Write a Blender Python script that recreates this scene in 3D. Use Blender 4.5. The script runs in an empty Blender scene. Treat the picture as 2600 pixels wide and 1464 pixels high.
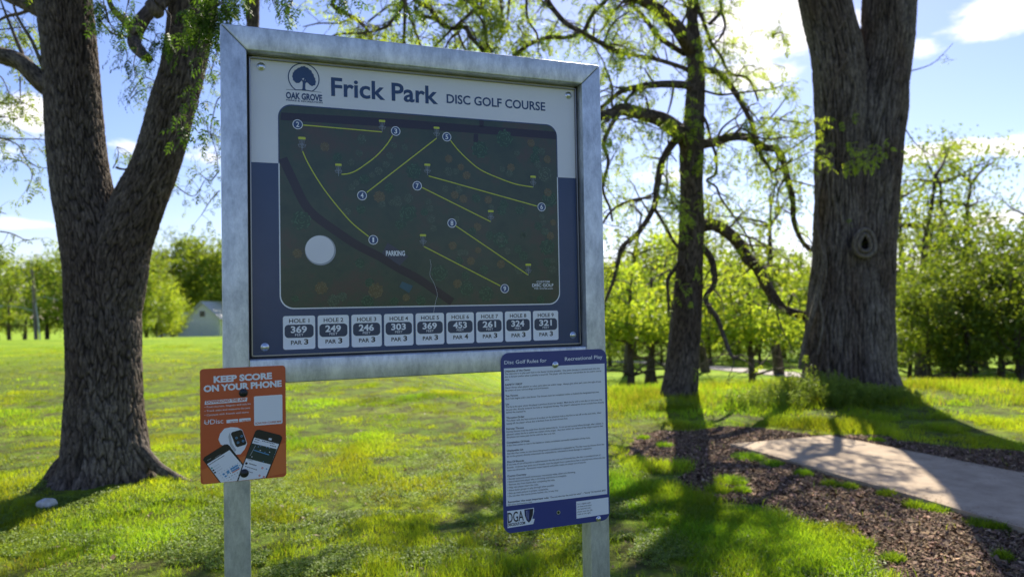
import bpy, bmesh, math, random
import numpy as np
from mathutils import Vector, Matrix
random.seed(7); RNG=np.random.default_rng(7)
S=bpy.context.scene; COL=S.collection
R=math.radians
# ------------------------------------------------------------------ camera
F=1800.0; PITCH=0.0237; ROLL=-0.0176; EYE=1.60
_c,_s=math.cos(ROLL),math.sin(ROLL)
_f=np.array([0,math.cos(PITCH),math.sin(PITCH)]); _u=np.array([0,-math.sin(PITCH),math.cos(PITCH)]); _r=np.array([1.,0,0])
CR=_c*_r+_s*_u; CU=-_s*_r+_c*_u; CF=_f; CAM=np.array([0,0,EYE])
cd=bpy.data.cameras.new('camera'); cam=bpy.data.objects.new('camera',cd); COL.objects.link(cam)
cam.matrix_world=Matrix(((CR[0],CU[0],-CF[0],0),(CR[1],CU[1],-CF[1],0),(CR[2],CU[2],-CF[2],EYE),(0,0,0,1)))
cd.sensor_width=36; cd.lens=F/2600*36; cd.clip_end=3000; cd.clip_start=0.05
cd.dof.use_dof=True; cd.dof.focus_distance=2.45; cd.dof.aperture_fstop=2.4
S.camera=cam
S.view_settings.view_transform='Standard'; S.view_settings.look='None'; S.view_settings.gamma=1
S.view_settings.exposure=1.06
# ------------------------------------------------------------------ world + sun
SUN_AZ=R(15.3); SUN_EL=R(41)           # azimuth measured from +Y towards +X
W=bpy.data.worlds.new('World'); S.world=W; W.use_nodes=True
nt=W.node_tree; N=nt.nodes; L=nt.links; N.clear()
def nd(t,**k):
    n=N.new(t)
    for a,b in k.items(): setattr(n,a,b)
    return n
def mth(op,a,b=None,clamp=False):
    n=nd('ShaderNodeMath',operation=op,use_clamp=clamp)
    for i,x in enumerate((a,b)):
        if x is None: continue
        if isinstance(x,(int,float)): n.inputs[i].default_value=x
        else: L.new(x,n.inputs[i])
    return n.outputs[0]
sky=nd('ShaderNodeTexSky',sky_type='NISHITA'); sky.sun_disc=False
sky.sun_elevation=SUN_EL; sky.sun_rotation=SUN_AZ; sky.air_density=1.0; sky.dust_density=0.35; sky.ozone_density=2.2
tc=nd('ShaderNodeTexCoord'); sx=nd('ShaderNodeSeparateXYZ'); L.new(tc.outputs['Generated'],sx.inputs[0])
az=mth('ARCTAN2',sx.outputs[0],sx.outputs[1]); el=mth('ARCSINE',sx.outputs[2])
cmb=nd('ShaderNodeCombineXYZ'); L.new(az,cmb.inputs[0]); L.new(mth('MULTIPLY',el,2.6),cmb.inputs[1])
no=nd('ShaderNodeTexNoise'); no.inputs['Scale'].default_value=7; no.inputs['Detail'].default_value=9; no.inputs['Roughness'].default_value=.6; L.new(cmb.outputs[0],no.inputs['Vector'])
def px_dir(px,py):
    d=CF+CR*(px-1300)/F-CU*(py-732)/F; d=d/np.linalg.norm(d)
    return math.atan2(d[0],d[1]),math.asin(d[2])
clouds=[(60,285,150,50,1),(60,572,130,22,.8),(330,372,70,38,.9),(520,400,80,50,.9),(450,560,70,16,.5),
 (2520,372,210,34,1.1),(2590,10,150,70,1.1),(2330,130,60,28,.8),(1960,60,210,120,1.25),(1930,190,170,60,.9),
 (2500,560,260,45,.72),(1800,430,260,50,.6),(2250,610,200,40,.5),(1180,-160,300,120,.8),(250,-300,500,120,.8),(-500,300,300,90,.9),(3200,200,300,120,.9)]
acc=None
for (cx,cy,wx,wy,st) in clouds:
    a0,e0=px_dir(cx,cy)
    a=mth('MULTIPLY',mth('SUBTRACT',az,a0),F/wx); b=mth('MULTIPLY',mth('SUBTRACT',el,e0),F/wy)
    d=mth('ADD',mth('MULTIPLY',a,a),mth('MULTIPLY',b,b))
    g=mth('MULTIPLY',mth('POWER',2.718,mth('MULTIPLY',d,-1.0)),st)
    acc=g if acc is None else mth('MAXIMUM',acc,g)
# behind the camera: scattered cloud from low-frequency noise
no2=nd('ShaderNodeTexNoise'); no2.inputs['Scale'].default_value=2.2; no2.inputs['Detail'].default_value=3; L.new(cmb.outputs[0],no2.inputs['Vector'])
back=mth('MULTIPLY',mth('MULTIPLY',sx.outputs[1],-3.0,True),mth('MULTIPLY',mth('SUBTRACT',no2.outputs[0],.5),3.0,True))
acc=mth('MAXIMUM',acc,back)
dens=mth('ADD',acc,mth('MULTIPLY',mth('SUBTRACT',no.outputs[0],.5),2.4))
ramp=nd('ShaderNodeMapRange',interpolation_type='SMOOTHSTEP'); L.new(dens,ramp.inputs[0])
ramp.inputs[1].default_value=.52; ramp.inputs[2].default_value=1.05
core=nd('ShaderNodeMapRange'); L.new(dens,core.inputs[0]); core.inputs[1].default_value=.85; core.inputs[2].default_value=1.6
ccol=nd('ShaderNodeMixRGB'); L.new(core.outputs[0],ccol.inputs[0]); ccol.inputs[1].default_value=(9.8,9.3,8.8,1); ccol.inputs[2].default_value=(6.0,6.1,6.5,1)
hsv=nd('ShaderNodeHueSaturation'); hsv.inputs['Saturation'].default_value=1.08; hsv.inputs['Value'].default_value=1.0; L.new(sky.outputs[0],hsv.inputs['Color'])
mx=nd('ShaderNodeMixRGB'); L.new(ramp.outputs[0],mx.inputs[0]); _t=nd('ShaderNodeMixRGB'); _t.blend_type='MULTIPLY'; _t.inputs[0].default_value=1; _t.inputs[2].default_value=(.90,.82,.98,1); L.new(hsv.outputs[0],_t.inputs[1]); L.new(_t.outputs[0],mx.inputs[1]); L.new(ccol.outputs[0],mx.inputs[2])
bg=nd('ShaderNodeBackground'); bg.inputs[1].default_value=0.087; L.new(mx.outputs[0],bg.inputs[0])
wo=nd('ShaderNodeOutputWorld'); L.new(bg.outputs[0],wo.inputs[0])
sl=bpy.data.lights.new('sun','SUN'); so=bpy.data.objects.new('sun',sl); COL.objects.link(so)
sl.energy=5.0; sl.angle=R(.55); sl.color=(1,.915,.76)
sd=Vector((math.sin(SUN_AZ)*math.cos(SUN_EL),math.cos(SUN_AZ)*math.cos(SUN_EL),math.sin(SUN_EL)))
so.rotation_euler=sd.to_track_quat('Z','Y').to_euler(); so.location=(8,20,30)
# ------------------------------------------------------------------ helpers
def tag(o,label=None,cat=None,group=None,kind=None):
    if label: o['label']=label
    if cat: o['category']=cat
    if group: o['group']=group
    if kind: o['kind']=kind
    return o
def empty(name,loc=(0,0,0),rz=0,label=None,cat=None,group=None):
    o=bpy.data.objects.new(name,None); COL.objects.link(o); o.location=loc; o.rotation_euler[2]=rz; o.empty_display_size=.2
    return tag(o,label,cat,group)
def mesh_np(name,V,Q=None,T=None,mat=None,parent=None,tint=None,smooth=True,loc=None,mats=None,mi=None,local=None):
    """V (n,3), Q (m,4), T (k,3) arrays -> one mesh object. With a parent (Empty/obj) V is in world space."""
    V=np.asarray(V,dtype=np.float32).reshape(-1,3)
    if parent is not None and local is None:
        pw=_origin(parent); V=V-np.array(pw,dtype=np.float32)
    elif loc is not None: V=V-np.array(loc,dtype=np.float32)
    me=bpy.data.meshes.new(name); nq=0 if Q is None else len(Q); nt_=0 if T is None else len(T)
    me.vertices.add(len(V)); me.vertices.foreach_set('co',V.ravel())
    loops=[]; 
    if nq: loops.append(np.asarray(Q,dtype=np.int32).ravel())
    if nt_: loops.append(np.asarray(T,dtype=np.int32).ravel())
    lo=np.concatenate(loops); me.loops.add(len(lo)); me.loops.foreach_set('vertex_index',lo)
    me.polygons.add(nq+nt_)
    st=np.concatenate([np.arange(nq)*4,nq*4+np.arange(nt_)*3]).astype(np.int32)
    me.polygons.foreach_set('loop_start',st)
    me.polygons.foreach_set('use_smooth',np.full(nq+nt_,smooth))
    if tint is not None:
        a=me.color_attributes.new('tint','FLOAT_COLOR','POINT'); t=np.ones((len(V),4),dtype=np.float32); t[:,:3]=tint; a.data.foreach_set('color',t.ravel())
    if mats:
        for m in mats: me.materials.append(m)
        if mi is not None: me.polygons.foreach_set('material_index',np.asarray(mi,dtype=np.int32))
    elif mat: me.materials.append(mat)
    me.update(); me.validate()
    o=bpy.data.objects.new(name,me); COL.objects.link(o)
    if parent is not None: o.parent=parent
    elif loc is not None: o.location=loc
    return o
_ORG={}
def _origin(p):
    x=np.array(p.location)
    if p.parent is not None: x=x+_origin(p.parent)
    return x
class MB:
    """polygon mesh collector, several materials"""
    def __init__(s): s.v=[]; s.f=[]; s.m=[]
    def add(s,vs,fs,mi=0):
        b=len(s.v); s.v+= [tuple(map(float,v)) for v in vs]; s.f+=[tuple(b+i for i in f) for f in fs]; s.m+=[mi]*len(fs)
    def box(s,c,sz,mi=0,M=None):
        x,y,z=[k/2 for k in sz]; vs=[Vector((a*x,b*y,d*z)) for a in(-1,1) for b in(-1,1) for d in(-1,1)]
        if M: vs=[M@v for v in vs]
        vs=[v+Vector(c) for v in vs]
        s.add(vs,[(0,1,3,2),(4,6,7,5),(0,4,5,1),(2,3,7,6),(0,2,6,4),(1,5,7,3)],mi)
    def build(s,name,mats,parent=None,loc=None,smooth=False,bevel=0,seg=2):
        me=bpy.data.meshes.new(name); off=_origin(parent) if parent is not None else (np.array(loc) if loc is not None else np.zeros(3))
        me.from_pydata([tuple(np.array(v)-off) for v in s.v],[],s.f)
        if not isinstance(mats,(list,tuple)): mats=[mats]
        for m in mats: me.materials.append(m)
        me.polygons.foreach_set('material_index',s.m)
        if bevel:
            bm=bmesh.new(); bm.from_mesh(me); bmesh.ops.remove_doubles(bm,verts=bm.verts,dist=1e-5)
            bmesh.ops.recalc_face_normals(bm,faces=bm.faces)
            bmesh.ops.bevel(bm,geom=[e for e in bm.edges if len(e.link_faces)==2 and e.calc_face_angle(0)>.3],offset=bevel,segments=seg,affect='EDGES',profile=.5,clamp_overlap=True)
            bm.to_mesh(me); bm.free(); me.polygons.foreach_set('use_smooth',[True]*len(me.polygons)); 
        elif smooth: me.polygons.foreach_set('use_smooth',[True]*len(me.polygons))
        me.update()
        if bevel: 
            try: me.set_sharp_from_angle(angle=R(50))
            except Exception: pass
        o=bpy.data.objects.new(name,me); COL.objects.link(o)
        if parent is not None: o.parent=parent
        elif loc is not None: o.location=loc
        return o
def Wp(px,py,d): return CAM+d*(CF+CR*(px-1300)/F-CU*(py-732)/F)
# ------------------------------------------------------------------ value noise / worley (numpy)
def _h(ix,iy,k=0):
    n=(ix.astype(np.int64)*374761393+iy.astype(np.int64)*668265263+k*982451653)&0x7fffffff
    n=((n^(n>>13))*1274126177)&0x7fffffff; n=(n^(n>>16))
    return (n&0xffff)/65535.0
def vnoise(x,y,k=0):
    ix=np.floor(x).astype(np.int64); iy=np.floor(y).astype(np.int64); fx=x-ix; fy=y-iy
    fx=fx*fx*(3-2*fx); fy=fy*fy*(3-2*fy)
    a=_h(ix,iy,k); b=_h(ix+1,iy,k); c=_h(ix,iy+1,k); d=_h(ix+1,iy+1,k)
    return a+(b-a)*fx+(c-a)*fy+(a-b-c+d)*fx*fy
def fbm(x,y,o=4,k=0):
    s=0; a=.5; t=0
    for i in range(o): s=s+a*vnoise(x*2**i,y*2**i,k+i); t+=a; a*=.5
    return s/t
def worley(x,y,k=0):
    ix=np.floor(x).astype(np.int64); iy=np.floor(y).astype(np.int64)
    f1=np.full(x.shape,9.); f2=np.full(x.shape,9.)
    for dx in(-1,0,1):
        for dy in(-1,0,1):
            cx=ix+dx; cy=iy+dy
            d=np.hypot(cx+_h(cx,cy,k)-x,cy+_h(cx,cy,k+5)-y)
            n1=d<f1; f2=np.where(n1,f1,np.minimum(f2,d)); f1=np.where(n1,d,f1)
    return f1,f2
def sst(a,b,x): t=np.clip((x-a)/(b-a),0,1); return t*t*(3-2*t)
# ------------------------------------------------------------------ terrain
def height(x,y):
    x=np.asarray(x,float); y=np.asarray(y,float)
    yy=np.maximum(y,.5)
    s=sst(-.22,.06,x/yy)
    left=-np.maximum(0,y-44)*.0389
    r1=-np.clip(y-12.6,0,10)*.158; r1=r1*sst(12,14.5,y); r2=-np.clip(y-22.6,0,40)*.045
    right=(r1+r2)
    h=left*(1-s)+right*s
    h=h+.12*np.exp(-((x-5.8)**2/(2*1.7**2)+(y-12.0)**2/(2*1.1**2)))
    h=h+.06*np.exp(-((x-2.7)**2/(2*1.2**2)+(y-11.5)**2/(2*.8**2)))
    h=h+.16*np.exp(-((x+3.6)**2/(2*.8**2)+(y-6.5)**2/(2*.7**2)))
    near=np.clip(1-y/40,0,1)
    h=h+.05*(fbm(x*.7+11,y*.7+5,3)-.5)*near
    far=sst(150,400,np.hypot(x,y)); return h*(1-far)+far*(-6)
def G(px,py):
    d=CF+CR*(px-1300)/F-CU*(py-732)/F
    t=1.5
    prev=t
    while t<400:
        p=CAM+d*t
        if p[2]<float(height(p[0],p[1])):
            lo,hi=prev,t
            for _ in range(30):
                m=(lo+hi)/2; p=CAM+d*m
                if p[2]<float(height(p[0],p[1])): hi=m
                else: lo=m
            return CAM+d*hi
        prev=t; t*=1.02
    return CAM+d*400
def in_poly(x,y,P):
    c=np.zeros(x.shape,bool); n=len(P)
    for i in range(n):
        x1,y1=P[i]; x2,y2=P[(i+1)%n]
        if y1==y2: continue
        k=((y1>y)!=(y2>y))&(x<(x2-x1)*(y-y1)/(y2-y1)+x1); c^=k
    return c
Z8=lambda X,Y:(1500+.427*X,950+.427*Y)
def gz(X,Y): p=G(*Z8(X,Y)); return (p[0],p[1])
PAD=[gz(832,436),gz(1420,384),gz(2560,612),(5.6,4.2),(4.1,3.2),gz(2570,958)]
PAD=[gz(832,436),gz(1420,384)]
_a=np.array(gz(2560,612)); _b=np.array(gz(2570,955))
_dR=(_a-np.array(PAD[1])); _dL=(_b-np.array(PAD[0]))
PAD+= [tuple(_a+_dR*.9),tuple(_b+_dL*.45)]
mp=[(170,445),(300,370),(400,345),(800,318),(1100,330),(1400,372),(1700,372),(2100,432),(2700,470),(2900,600),(2900,1300),(2700,1400),(1850,1400),(1750,1204),(1640,1080),(1500,930),(1250,880),(1120,800),(800,760),(650,710),(480,650),(560,540),(350,520),(230,490)]
MULCH=[gz(*p) for p in mp]
GP=[(940,500,110),(1080,540,80),(830,640,110),(760,700,90),(900,700,60),(1270,600,60),(1430,665,60),(1540,680,60),(1760,725,60),(1930,790,70),(2060,815,80),(2340,905,110),(2440,925,60),(440,430,60),(310,385,40),(1700,400,50),(1600,1020,110),(1800,1110,70),(2450,1100,60)]
GPATCH=[]
for X,Y,r in GP:
    c=gz(X,Y); e=gz(X+r,Y); GPATCH.append((c[0],c[1],math.hypot(e[0]-c[0],e[1]-c[1])))
def mulch_mask(x,y):
    wx=x+.18*(fbm(x*2.2,y*2.2,3,3)-.5)*2; wy=y+.22*(fbm(x*2.2+9,y*2.2,3,8)-.5)*2
    m=in_poly(wx,wy,MULCH)
    for a,b,r in GPATCH: m&=~(((x-a)**2+(y-b)**2)<(r*(.55+.6*vnoise(x*7,y*7,4)))**2)
    return m
def bare(x,y):
    return (fbm(x*1.1+3,y*.9+7,4,21)-.5)*2   # >0.. patches
LT=Wp(268,1235,6.35); RT=Wp(2160,985,12.1); MT=Wp(1722,1012,11.4)
# ------------------------------------------------------------------ materials
def mat(name,base=(.5,.5,.5),rough=.6,metal=0,spec=.5,coat=0,coatr=.05):
    m=bpy.data.materials.new(name); m.use_nodes=True; b=m.node_tree.nodes['Principled BSDF']
    b.inputs['Base Color'].default_value=(*base,1); b.inputs['Roughness'].default_value=rough; b.inputs['Metallic'].default_value=metal
    b.inputs['Specular IOR Level'].default_value=spec; b.inputs['Coat Weight'].default_value=coat; b.inputs['Coat Roughness'].default_value=coatr
    return m
def noise_color(m,c1,c2,scale,detail=6,rough=.6,coord='Object',mapping=(1,1,1),bump=0,bscale=None,lo=.35,hi=.65,bdist=.01,c3=None):
    t=m.node_tree; n=t.nodes; l=t.links; b=n['Principled BSDF']
    tc=n.new('ShaderNodeTexCoord'); mp_=n.new('ShaderNodeMapping'); mp_.inputs['Scale'].default_value=mapping; l.new(tc.outputs[coord],mp_.inputs[0])
    x=n.new('ShaderNodeTexNoise'); x.inputs['Scale'].default_value=scale; x.inputs['Detail'].default_value=detail; x.inputs['Roughness'].default_value=rough; l.new(mp_.outputs[0],x.inputs['Vector'])
    r=n.new('ShaderNodeValToRGB'); r.color_ramp.elements[0].position=lo; r.color_ramp.elements[1].position=hi
    r.color_ramp.elements[0].color=(*c1,1); r.color_ramp.elements[1].color=(*c2,1)
    if c3: e=r.color_ramp.elements.new((lo+hi)/2); e.color=(*c3,1)
    l.new(x.outputs[0],r.inputs[0]); l.new(r.outputs[0],b.inputs['Base Color'])
    if bump:
        y=n.new('ShaderNodeTexNoise'); y.inputs['Scale'].default_value=bscale or scale*3; y.inputs['Detail'].default_value=5; l.new(mp_.outputs[0],y.inputs['Vector'])
        bu=n.new('ShaderNodeBump'); bu.inputs['Strength'].default_value=bump; bu.inputs['Distance'].default_value=bdist; l.new(y.outputs[0],bu.inputs['Height']); l.new(bu.outputs[0],b.inputs['Normal'])
    return m
def leaf_mat(name,base,trans,tfac=.5,rough=.55):
    m=bpy.data.materials.new(name); m.use_nodes=True; t=m.node_tree; n=t.nodes; l=t.links; b=n['Principled BSDF']; out=n['Material Output']
    at=n.new('ShaderNodeAttribute'); at.attribute_name='tint'
    oi=n.new('ShaderNodeObjectInfo')
    def mul(c):
        x=n.new('ShaderNodeMixRGB'); x.blend_type='MULTIPLY'; x.inputs[0].default_value=1; x.inputs[1].default_value=(*c,1); l.new(at.outputs['Color'],x.inputs[2]); return x.outputs[0]
    l.new(mul(base),b.inputs['Base Color']); b.inputs['Roughness'].default_value=rough; b.inputs['Specular IOR Level'].default_value=.3
    tr=n.new('ShaderNodeBsdfTranslucent'); l.new(mul(trans),tr.inputs[0])
    mx=n.new('ShaderNodeMixShader'); mx.inputs[0].default_value=tfac; l.new(b.outputs[0],mx.inputs[1]); l.new(tr.outputs[0],mx.inputs[2]); l.new(mx.outputs[0],out.inputs[0])
    return m
def bark_mat(name,c1,c2,c3=None,su=30,sv=9):
    m=bpy.data.materials.new(name); m.use_nodes=True; t=m.node_tree; n=t.nodes; l=t.links; b=n['Principled BSDF']; b.inputs['Roughness'].default_value=.9; b.inputs['Specular IOR Level'].default_value=.25
    at=n.new('ShaderNodeAttribute'); at.attribute_name='tint'
    tc=n.new('ShaderNodeTexCoord'); mp_=n.new('ShaderNodeMapping'); mp_.inputs['Scale'].default_value=(1,1,.35); l.new(tc.outputs['Object'],mp_.inputs[0])
    x=n.new('ShaderNodeTexNoise'); x.inputs['Scale'].default_value=38; x.inputs['Detail'].default_value=6; x.inputs['Roughness'].default_value=.7; l.new(mp_.outputs[0],x.inputs['Vector'])
    r=n.new('ShaderNodeValToRGB'); r.color_ramp.elements[0].position=.35; r.color_ramp.elements[1].position=.68; r.color_ramp.elements[0].color=(*c1,1); r.color_ramp.elements[1].color=(*c2,1); l.new(x.outputs[0],r.inputs[0])
    mu=n.new('ShaderNodeMixRGB'); mu.blend_type='MULTIPLY'; mu.inputs[0].default_value=1; l.new(r.outputs[0],mu.inputs[1]); l.new(at.outputs['Color'],mu.inputs[2]); lo_n=n.new('ShaderNodeTexNoise'); lo_n.inputs['Scale'].default_value=2.1; lo_n.inputs['Detail'].default_value=5; l.new(mp_.outputs[0],lo_n.inputs['Vector']); lr=n.new('ShaderNodeValToRGB'); lr.color_ramp.elements[0].position=.38; lr.color_ramp.elements[1].position=.64; lr.color_ramp.elements[0].color=(.78,.70,.62,1); lr.color_ramp.elements[1].color=(1.22,1.24,1.20,1); l.new(lo_n.outputs[0],lr.inputs[0]); m2=n.new('ShaderNodeMixRGB'); m2.blend_type='MULTIPLY'; m2.inputs[0].default_value=1; l.new(mu.outputs[0],m2.inputs[1]); l.new(lr.outputs[0],m2.inputs[2]); l.new(m2.outputs[0],b.inputs['Base Color'])
    bu=n.new('ShaderNodeBump'); bu.inputs['Strength'].default_value=.8; bu.inputs['Distance'].default_value=.008; l.new(x.outputs[0],bu.inputs['Height']); l.new(bu.outputs[0],b.inputs['Normal'])
    return m
M={}
M['bark_left']=bark_mat('bark_dark',(.055,.044,.039),(.20,.165,.145))
M['bark_mid']=bark_mat('bark_mid',(.055,.043,.039),(.15,.12,.108))
M['bark_right']=bark_mat('bark_grey',(.055,.046,.043),(.225,.19,.175))
M['bark_far']=bark_mat('bark_far',(.06,.05,.042),(.14,.115,.095))
M['leaf']=leaf_mat('leaf_fresh',(.16,.27,.03),(.42,.58,.04),.5)
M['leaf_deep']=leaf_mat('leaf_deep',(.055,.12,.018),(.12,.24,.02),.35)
M['leaf_mid']=leaf_mat('leaf_mid',(.11,.19,.025),(.28,.40,.03),.45); M['leaf_dark']=leaf_mat('leaf_dark',(.075,.13,.018),(.20,.30,.022),.42)
M['grass']=leaf_mat('grass_blade',(.16,.27,.016),(.43,.58,.02),.48,.6)
M['weed']=leaf_mat('weed_leaf',(.16,.25,.04),(.30,.42,.04),.45)
M['steel']=mat('galvanised_steel',(.5,.5,.5),.40,.62)
noise_color(M['steel'],(.40,.43,.47),(.76,.79,.83),20,9,.78,mapping=(1,1,.45),bump=.2,bscale=120,lo=.36,hi=.64,bdist=.002)
# ------------------------------------------------------------------ ground sheet
def axis(near0,near1,step,lim,g=1.07):
    a=list(np.arange(near0,near1+1e-6,step)); s=step; x=near1
    while x<lim: s*=g; x+=s; a.append(x)
    s=step; x=near0; b=[]
    while x>-lim: s*=g; x-=s; b.append(x)
    return np.array(b[::-1]+a)
gx=axis(-6.5,8.5,.07,900); gy=axis(1.5,13.5,.07,900)
X,Y=np.meshgrid(gx,gy); Zt=height(X,Y)
m_=mulch_mask(X,Y).astype(float); 
V=np.stack([X.ravel(),Y.ravel(),Zt.ravel()],1)
nx,ny=len(gx),len(gy); I=np.arange(nx*ny).reshape(ny,nx)
Q=np.stack([I[:-1,:-1].ravel(),I[:-1,1:].ravel(),I[1:,1:].ravel(),I[1:,:-1].ravel()],1)
gm=bpy.data.materials.new('ground_grass_and_soil'); gm.use_nodes=True
t=gm.node_tree; n=t.nodes; l=t.links; b=n['Principled BSDF']; b.inputs['Roughness'].default_value=.95; b.inputs['Specular IOR Level'].default_value=.15
at=n.new('ShaderNodeAttribute'); at.attribute_name='tint'; sp=n.new('ShaderNodeSeparateColor'); l.new(at.outputs['Color'],sp.inputs[0])
tcn=n.new('ShaderNodeTexCoord')
def NZ(sc,de=5,ro=.6,mp=(1,1,1)):
    m_=n.new('ShaderNodeMapping'); m_.inputs['Scale'].default_value=mp; l.new(tcn.outputs['Object'],m_.inputs[0])
    x=n.new('ShaderNodeTexNoise'); x.inputs['Scale'].default_value=sc; x.inputs['Detail'].default_value=de; x.inputs['Roughness'].default_value=ro; l.new(m_.outputs[0],x.inputs['Vector']); return x.outputs[0]
def RP(f,stops):
    r=n.new('ShaderNodeValToRGB'); 
    r.color_ramp.elements[0].position=stops[0][0]; r.color_ramp.elements[0].color=(*stops[0][1],1); r.color_ramp.elements[1].position=stops[-1][0]; r.color_ramp.elements[1].color=(*stops[-1][1],1)
    for p,c in stops[1:-1]: e=r.color_ramp.elements.new(p); e.color=(*c,1)
    l.new(f,r.inputs[0]); return r.outputs[0]
def MX(f,a,b_,mode='MIX'):
    x=n.new('ShaderNodeMixRGB'); x.blend_type=mode
    for i,v in enumerate((f,a,b_)):
        if isinstance(v,(int,float)): x.inputs[i].default_value=v
        elif isinstance(v,tuple): x.inputs[i].default_value=(*v,1)
        else: l.new(v,x.inputs[i])
    return x.outputs[0]
big=RP(NZ(.35,5,.65,(1,1.8,1)),[(.36,(.16,.28,.012)),(.5,(.23,.36,.014)),(.66,(.32,.41,.022))])
fine=RP(NZ(6,9,.82,(1,.6,1)),[(.34,(.38,.45,.35)),(.52,(.95,.97,.9)),(.68,(1.35,1.22,1.0))])
grasscol=MX(1.0,big,fine,'MULTIPLY')
drypatch=RP(NZ(.9,4,.6,(1,1.6,1)),[(.68,(0,0,0)),(.77,(1,1,1))])
grasscol=MX(drypatch,grasscol,(.20,.16,.075))
soil=RP(NZ(26,6,.8),[(.3,(.026,.018,.011)),(.6,(.070,.050,.032)),(.8,(.13,.092,.06))])
under=MX(RP(NZ(3.2,5,.7),[(.38,(.25,.25,.25)),(.6,(.85,.85,.85))]),grasscol,soil)      # what shows between near blades
nearg=MX(sp.outputs[1],grasscol,under)
col=MX(sp.outputs[0],nearg,soil)
l.new(col,b.inputs['Base Color'])
bu=n.new('ShaderNodeBump'); bu.inputs['Strength'].default_value=.9; bu.inputs['Distance'].default_value=.05; l.new(NZ(30,4,.8),bu.inputs['Height']); l.new(bu.outputs[0],b.inputs['Normal'])
tint=np.zeros((len(V),3)); tint[:,0]=m_.ravel(); tint[:,1]=(1-sst(17,34,Y)).ravel()
ground=mesh_np('ground',V,Q,mat=gm,tint=tint); tag(ground,'grassy park ground sloping away behind the sign',kind='structure')
# ------------------------------------------------------------------ tee pad, far path, driveway
conc=mat('pad_concrete',rough=.9,spec=.2); noise_color(conc,(.27,.205,.145),(.52,.41,.295),3.2,11,.78,bump=.5,bscale=90,bdist=.004,lo=.3,hi=.7)
P=[Vector((x,y,0)) for x,y in PAD]
def sheet(poly,top,thick,name,m,nseg=14):
    mb=MB(); ring=[]
    k=len(poly)
    for i in range(k):
        a=Vector(poly[i]); c=Vector(poly[(i+1)%k])
        for j in range(nseg):
            f=j/nseg; p=a.lerp(c,f)
            jit=.006*math.sin(17*p.x+31*p.y)
            ring.append((p.x+jit,p.y+jit,top(p.x,p.y)))
    q=len(ring); mb.add(ring,[tuple(range(q))]); low=[(x,y,z-thick) for x,y,z in ring]
    mb.add(ring+low,[(i,q+i,q+(i+1)%q,(i+1)%q) for i in range(q)])
    return mb.build(name,m)
zs=[float(height(p.x,p.y)) for p in P]
A=np.array([[p.x,p.y,1] for p in P]); cf=np.linalg.lstsq(A,np.array(zs),rcond=None)[0]
def padz(x,y): return cf[0]*x+cf[1]*y+cf[2]+.045
tag(sheet(P,padz,.12,'tee_pad',conc),'tan concrete tee pad edged with bark mulch',kind='structure')
def ribbon(pts,w,name,m,lift=.03,label=None):
    V=[];Q=[]
    for i,(x,y) in enumerate(pts):
        a=pts[max(i-1,0)]; c=pts[min(i+1,len(pts)-1)]; d=np.array([c[0]-a[0],c[1]-a[1]]); d/=np.linalg.norm(d); nn=np.array([-d[1],d[0]])
        for s in(-1,-.33,.33,1):
            q=np.array([x,y])+nn*s*w/2; V.append((q[0],q[1],float(height(q[0],q[1]))+lift))
    for i in range(len(pts)-1):
        for j in range(3): Q.append((i*4+j,i*4+j+1,i*4+j+5,i*4+j+4))
    return tag(mesh_np(name,V,Q,mat=m),label,kind='structure')
gravel=mat('path_gravel',rough=.95); noise_color(gravel,(.30,.27,.25),(.45,.41,.38),3,7,.7)
c=[G(1520,918),G(1640,920),G(1770,930),G(1900,942),G(2010,952),G(2150,962),G(2330,966)]
def dens(pts,k=8):
    o=[]
    for i in range(len(pts)-1):
        for j in range(k): f=j/k; o.append((pts[i][0]*(1-f)+pts[i+1][0]*f,pts[i][1]*(1-f)+pts[i+1][1]*f))
    o.append((pts[-1][0],pts[-1][1])); return o
ribbon(dens(c),2.2,'path',gravel,.05,'pale gravel path crossing the lower park')
ribbon(dens([(-60,80),(-45,80.5),(-36,81),(-25,80),(-10,78)]),5,'driveway',gravel,.05,'pale driveway in front of the white house')
# ------------------------------------------------------------------ sign plane
YAW=0.3526; SC=1.016
P0=CAM+SC*np.array([-.8465,2.0684,-.2202]); WS=1.25*SC; HS=1.0666*SC; TB=.073*SC
U=np.array([math.cos(YAW),math.sin(YAW),0]); NN=np.array([math.sin(YAW),-math.cos(YAW),0]); VV=np.array([0,0,1.])
def SP(u,v,off=0): return P0+u*U+v*VV-off*NN     # off>0 is behind the front face
def uv(px,py,off=0):
    d=CF+CR*(px-1300)/F-CU*(py-732)/F; o=P0-off*NN
    t_=np.dot(o-CAM,NN)/np.dot(d,NN); p=CAM+t_*d-o
    return float(np.dot(p,U)),float(p[2])
GZ0=float(height(P0[0],P0[1]))-.12-P0[2]
sign=empty('map_sign',tuple(SP(WS/2,GZ0+.12,TB/2)),0,'large disc golf course map sign in a galvanised steel frame on two posts','sign')
def prism(mb,poly,o0,o1,mi=0):
    k=len(poly); a=[SP(u,v,o0) for u,v in poly]; b_=[SP(u,v,o1) for u,v in poly]
    mb.add(a+b_,[tuple(range(k)),tuple(range(2*k-1,k-1,-1))]+[(i,i+k,(i+1)%k+k,(i+1)%k) for i in range(k)],mi)
g=.0006
def tube(name,poly,o0=0,o1=TB):
    mb=MB(); prism(mb,poly,o0,o1); o=mb.build(name,M['steel'],sign,bevel=.0045,seg=3); return o
tube('post',[(0,GZ0),(TB,GZ0),(TB,HS-TB-g),(0,HS-g)])
tube('post',[(WS-TB,GZ0),(WS,GZ0),(WS,HS-g),(WS-TB,HS-TB-g)])
tube('rail',[(g,HS),(TB+g,HS-TB),(WS-TB-g,HS-TB),(WS-g,HS)])
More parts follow.
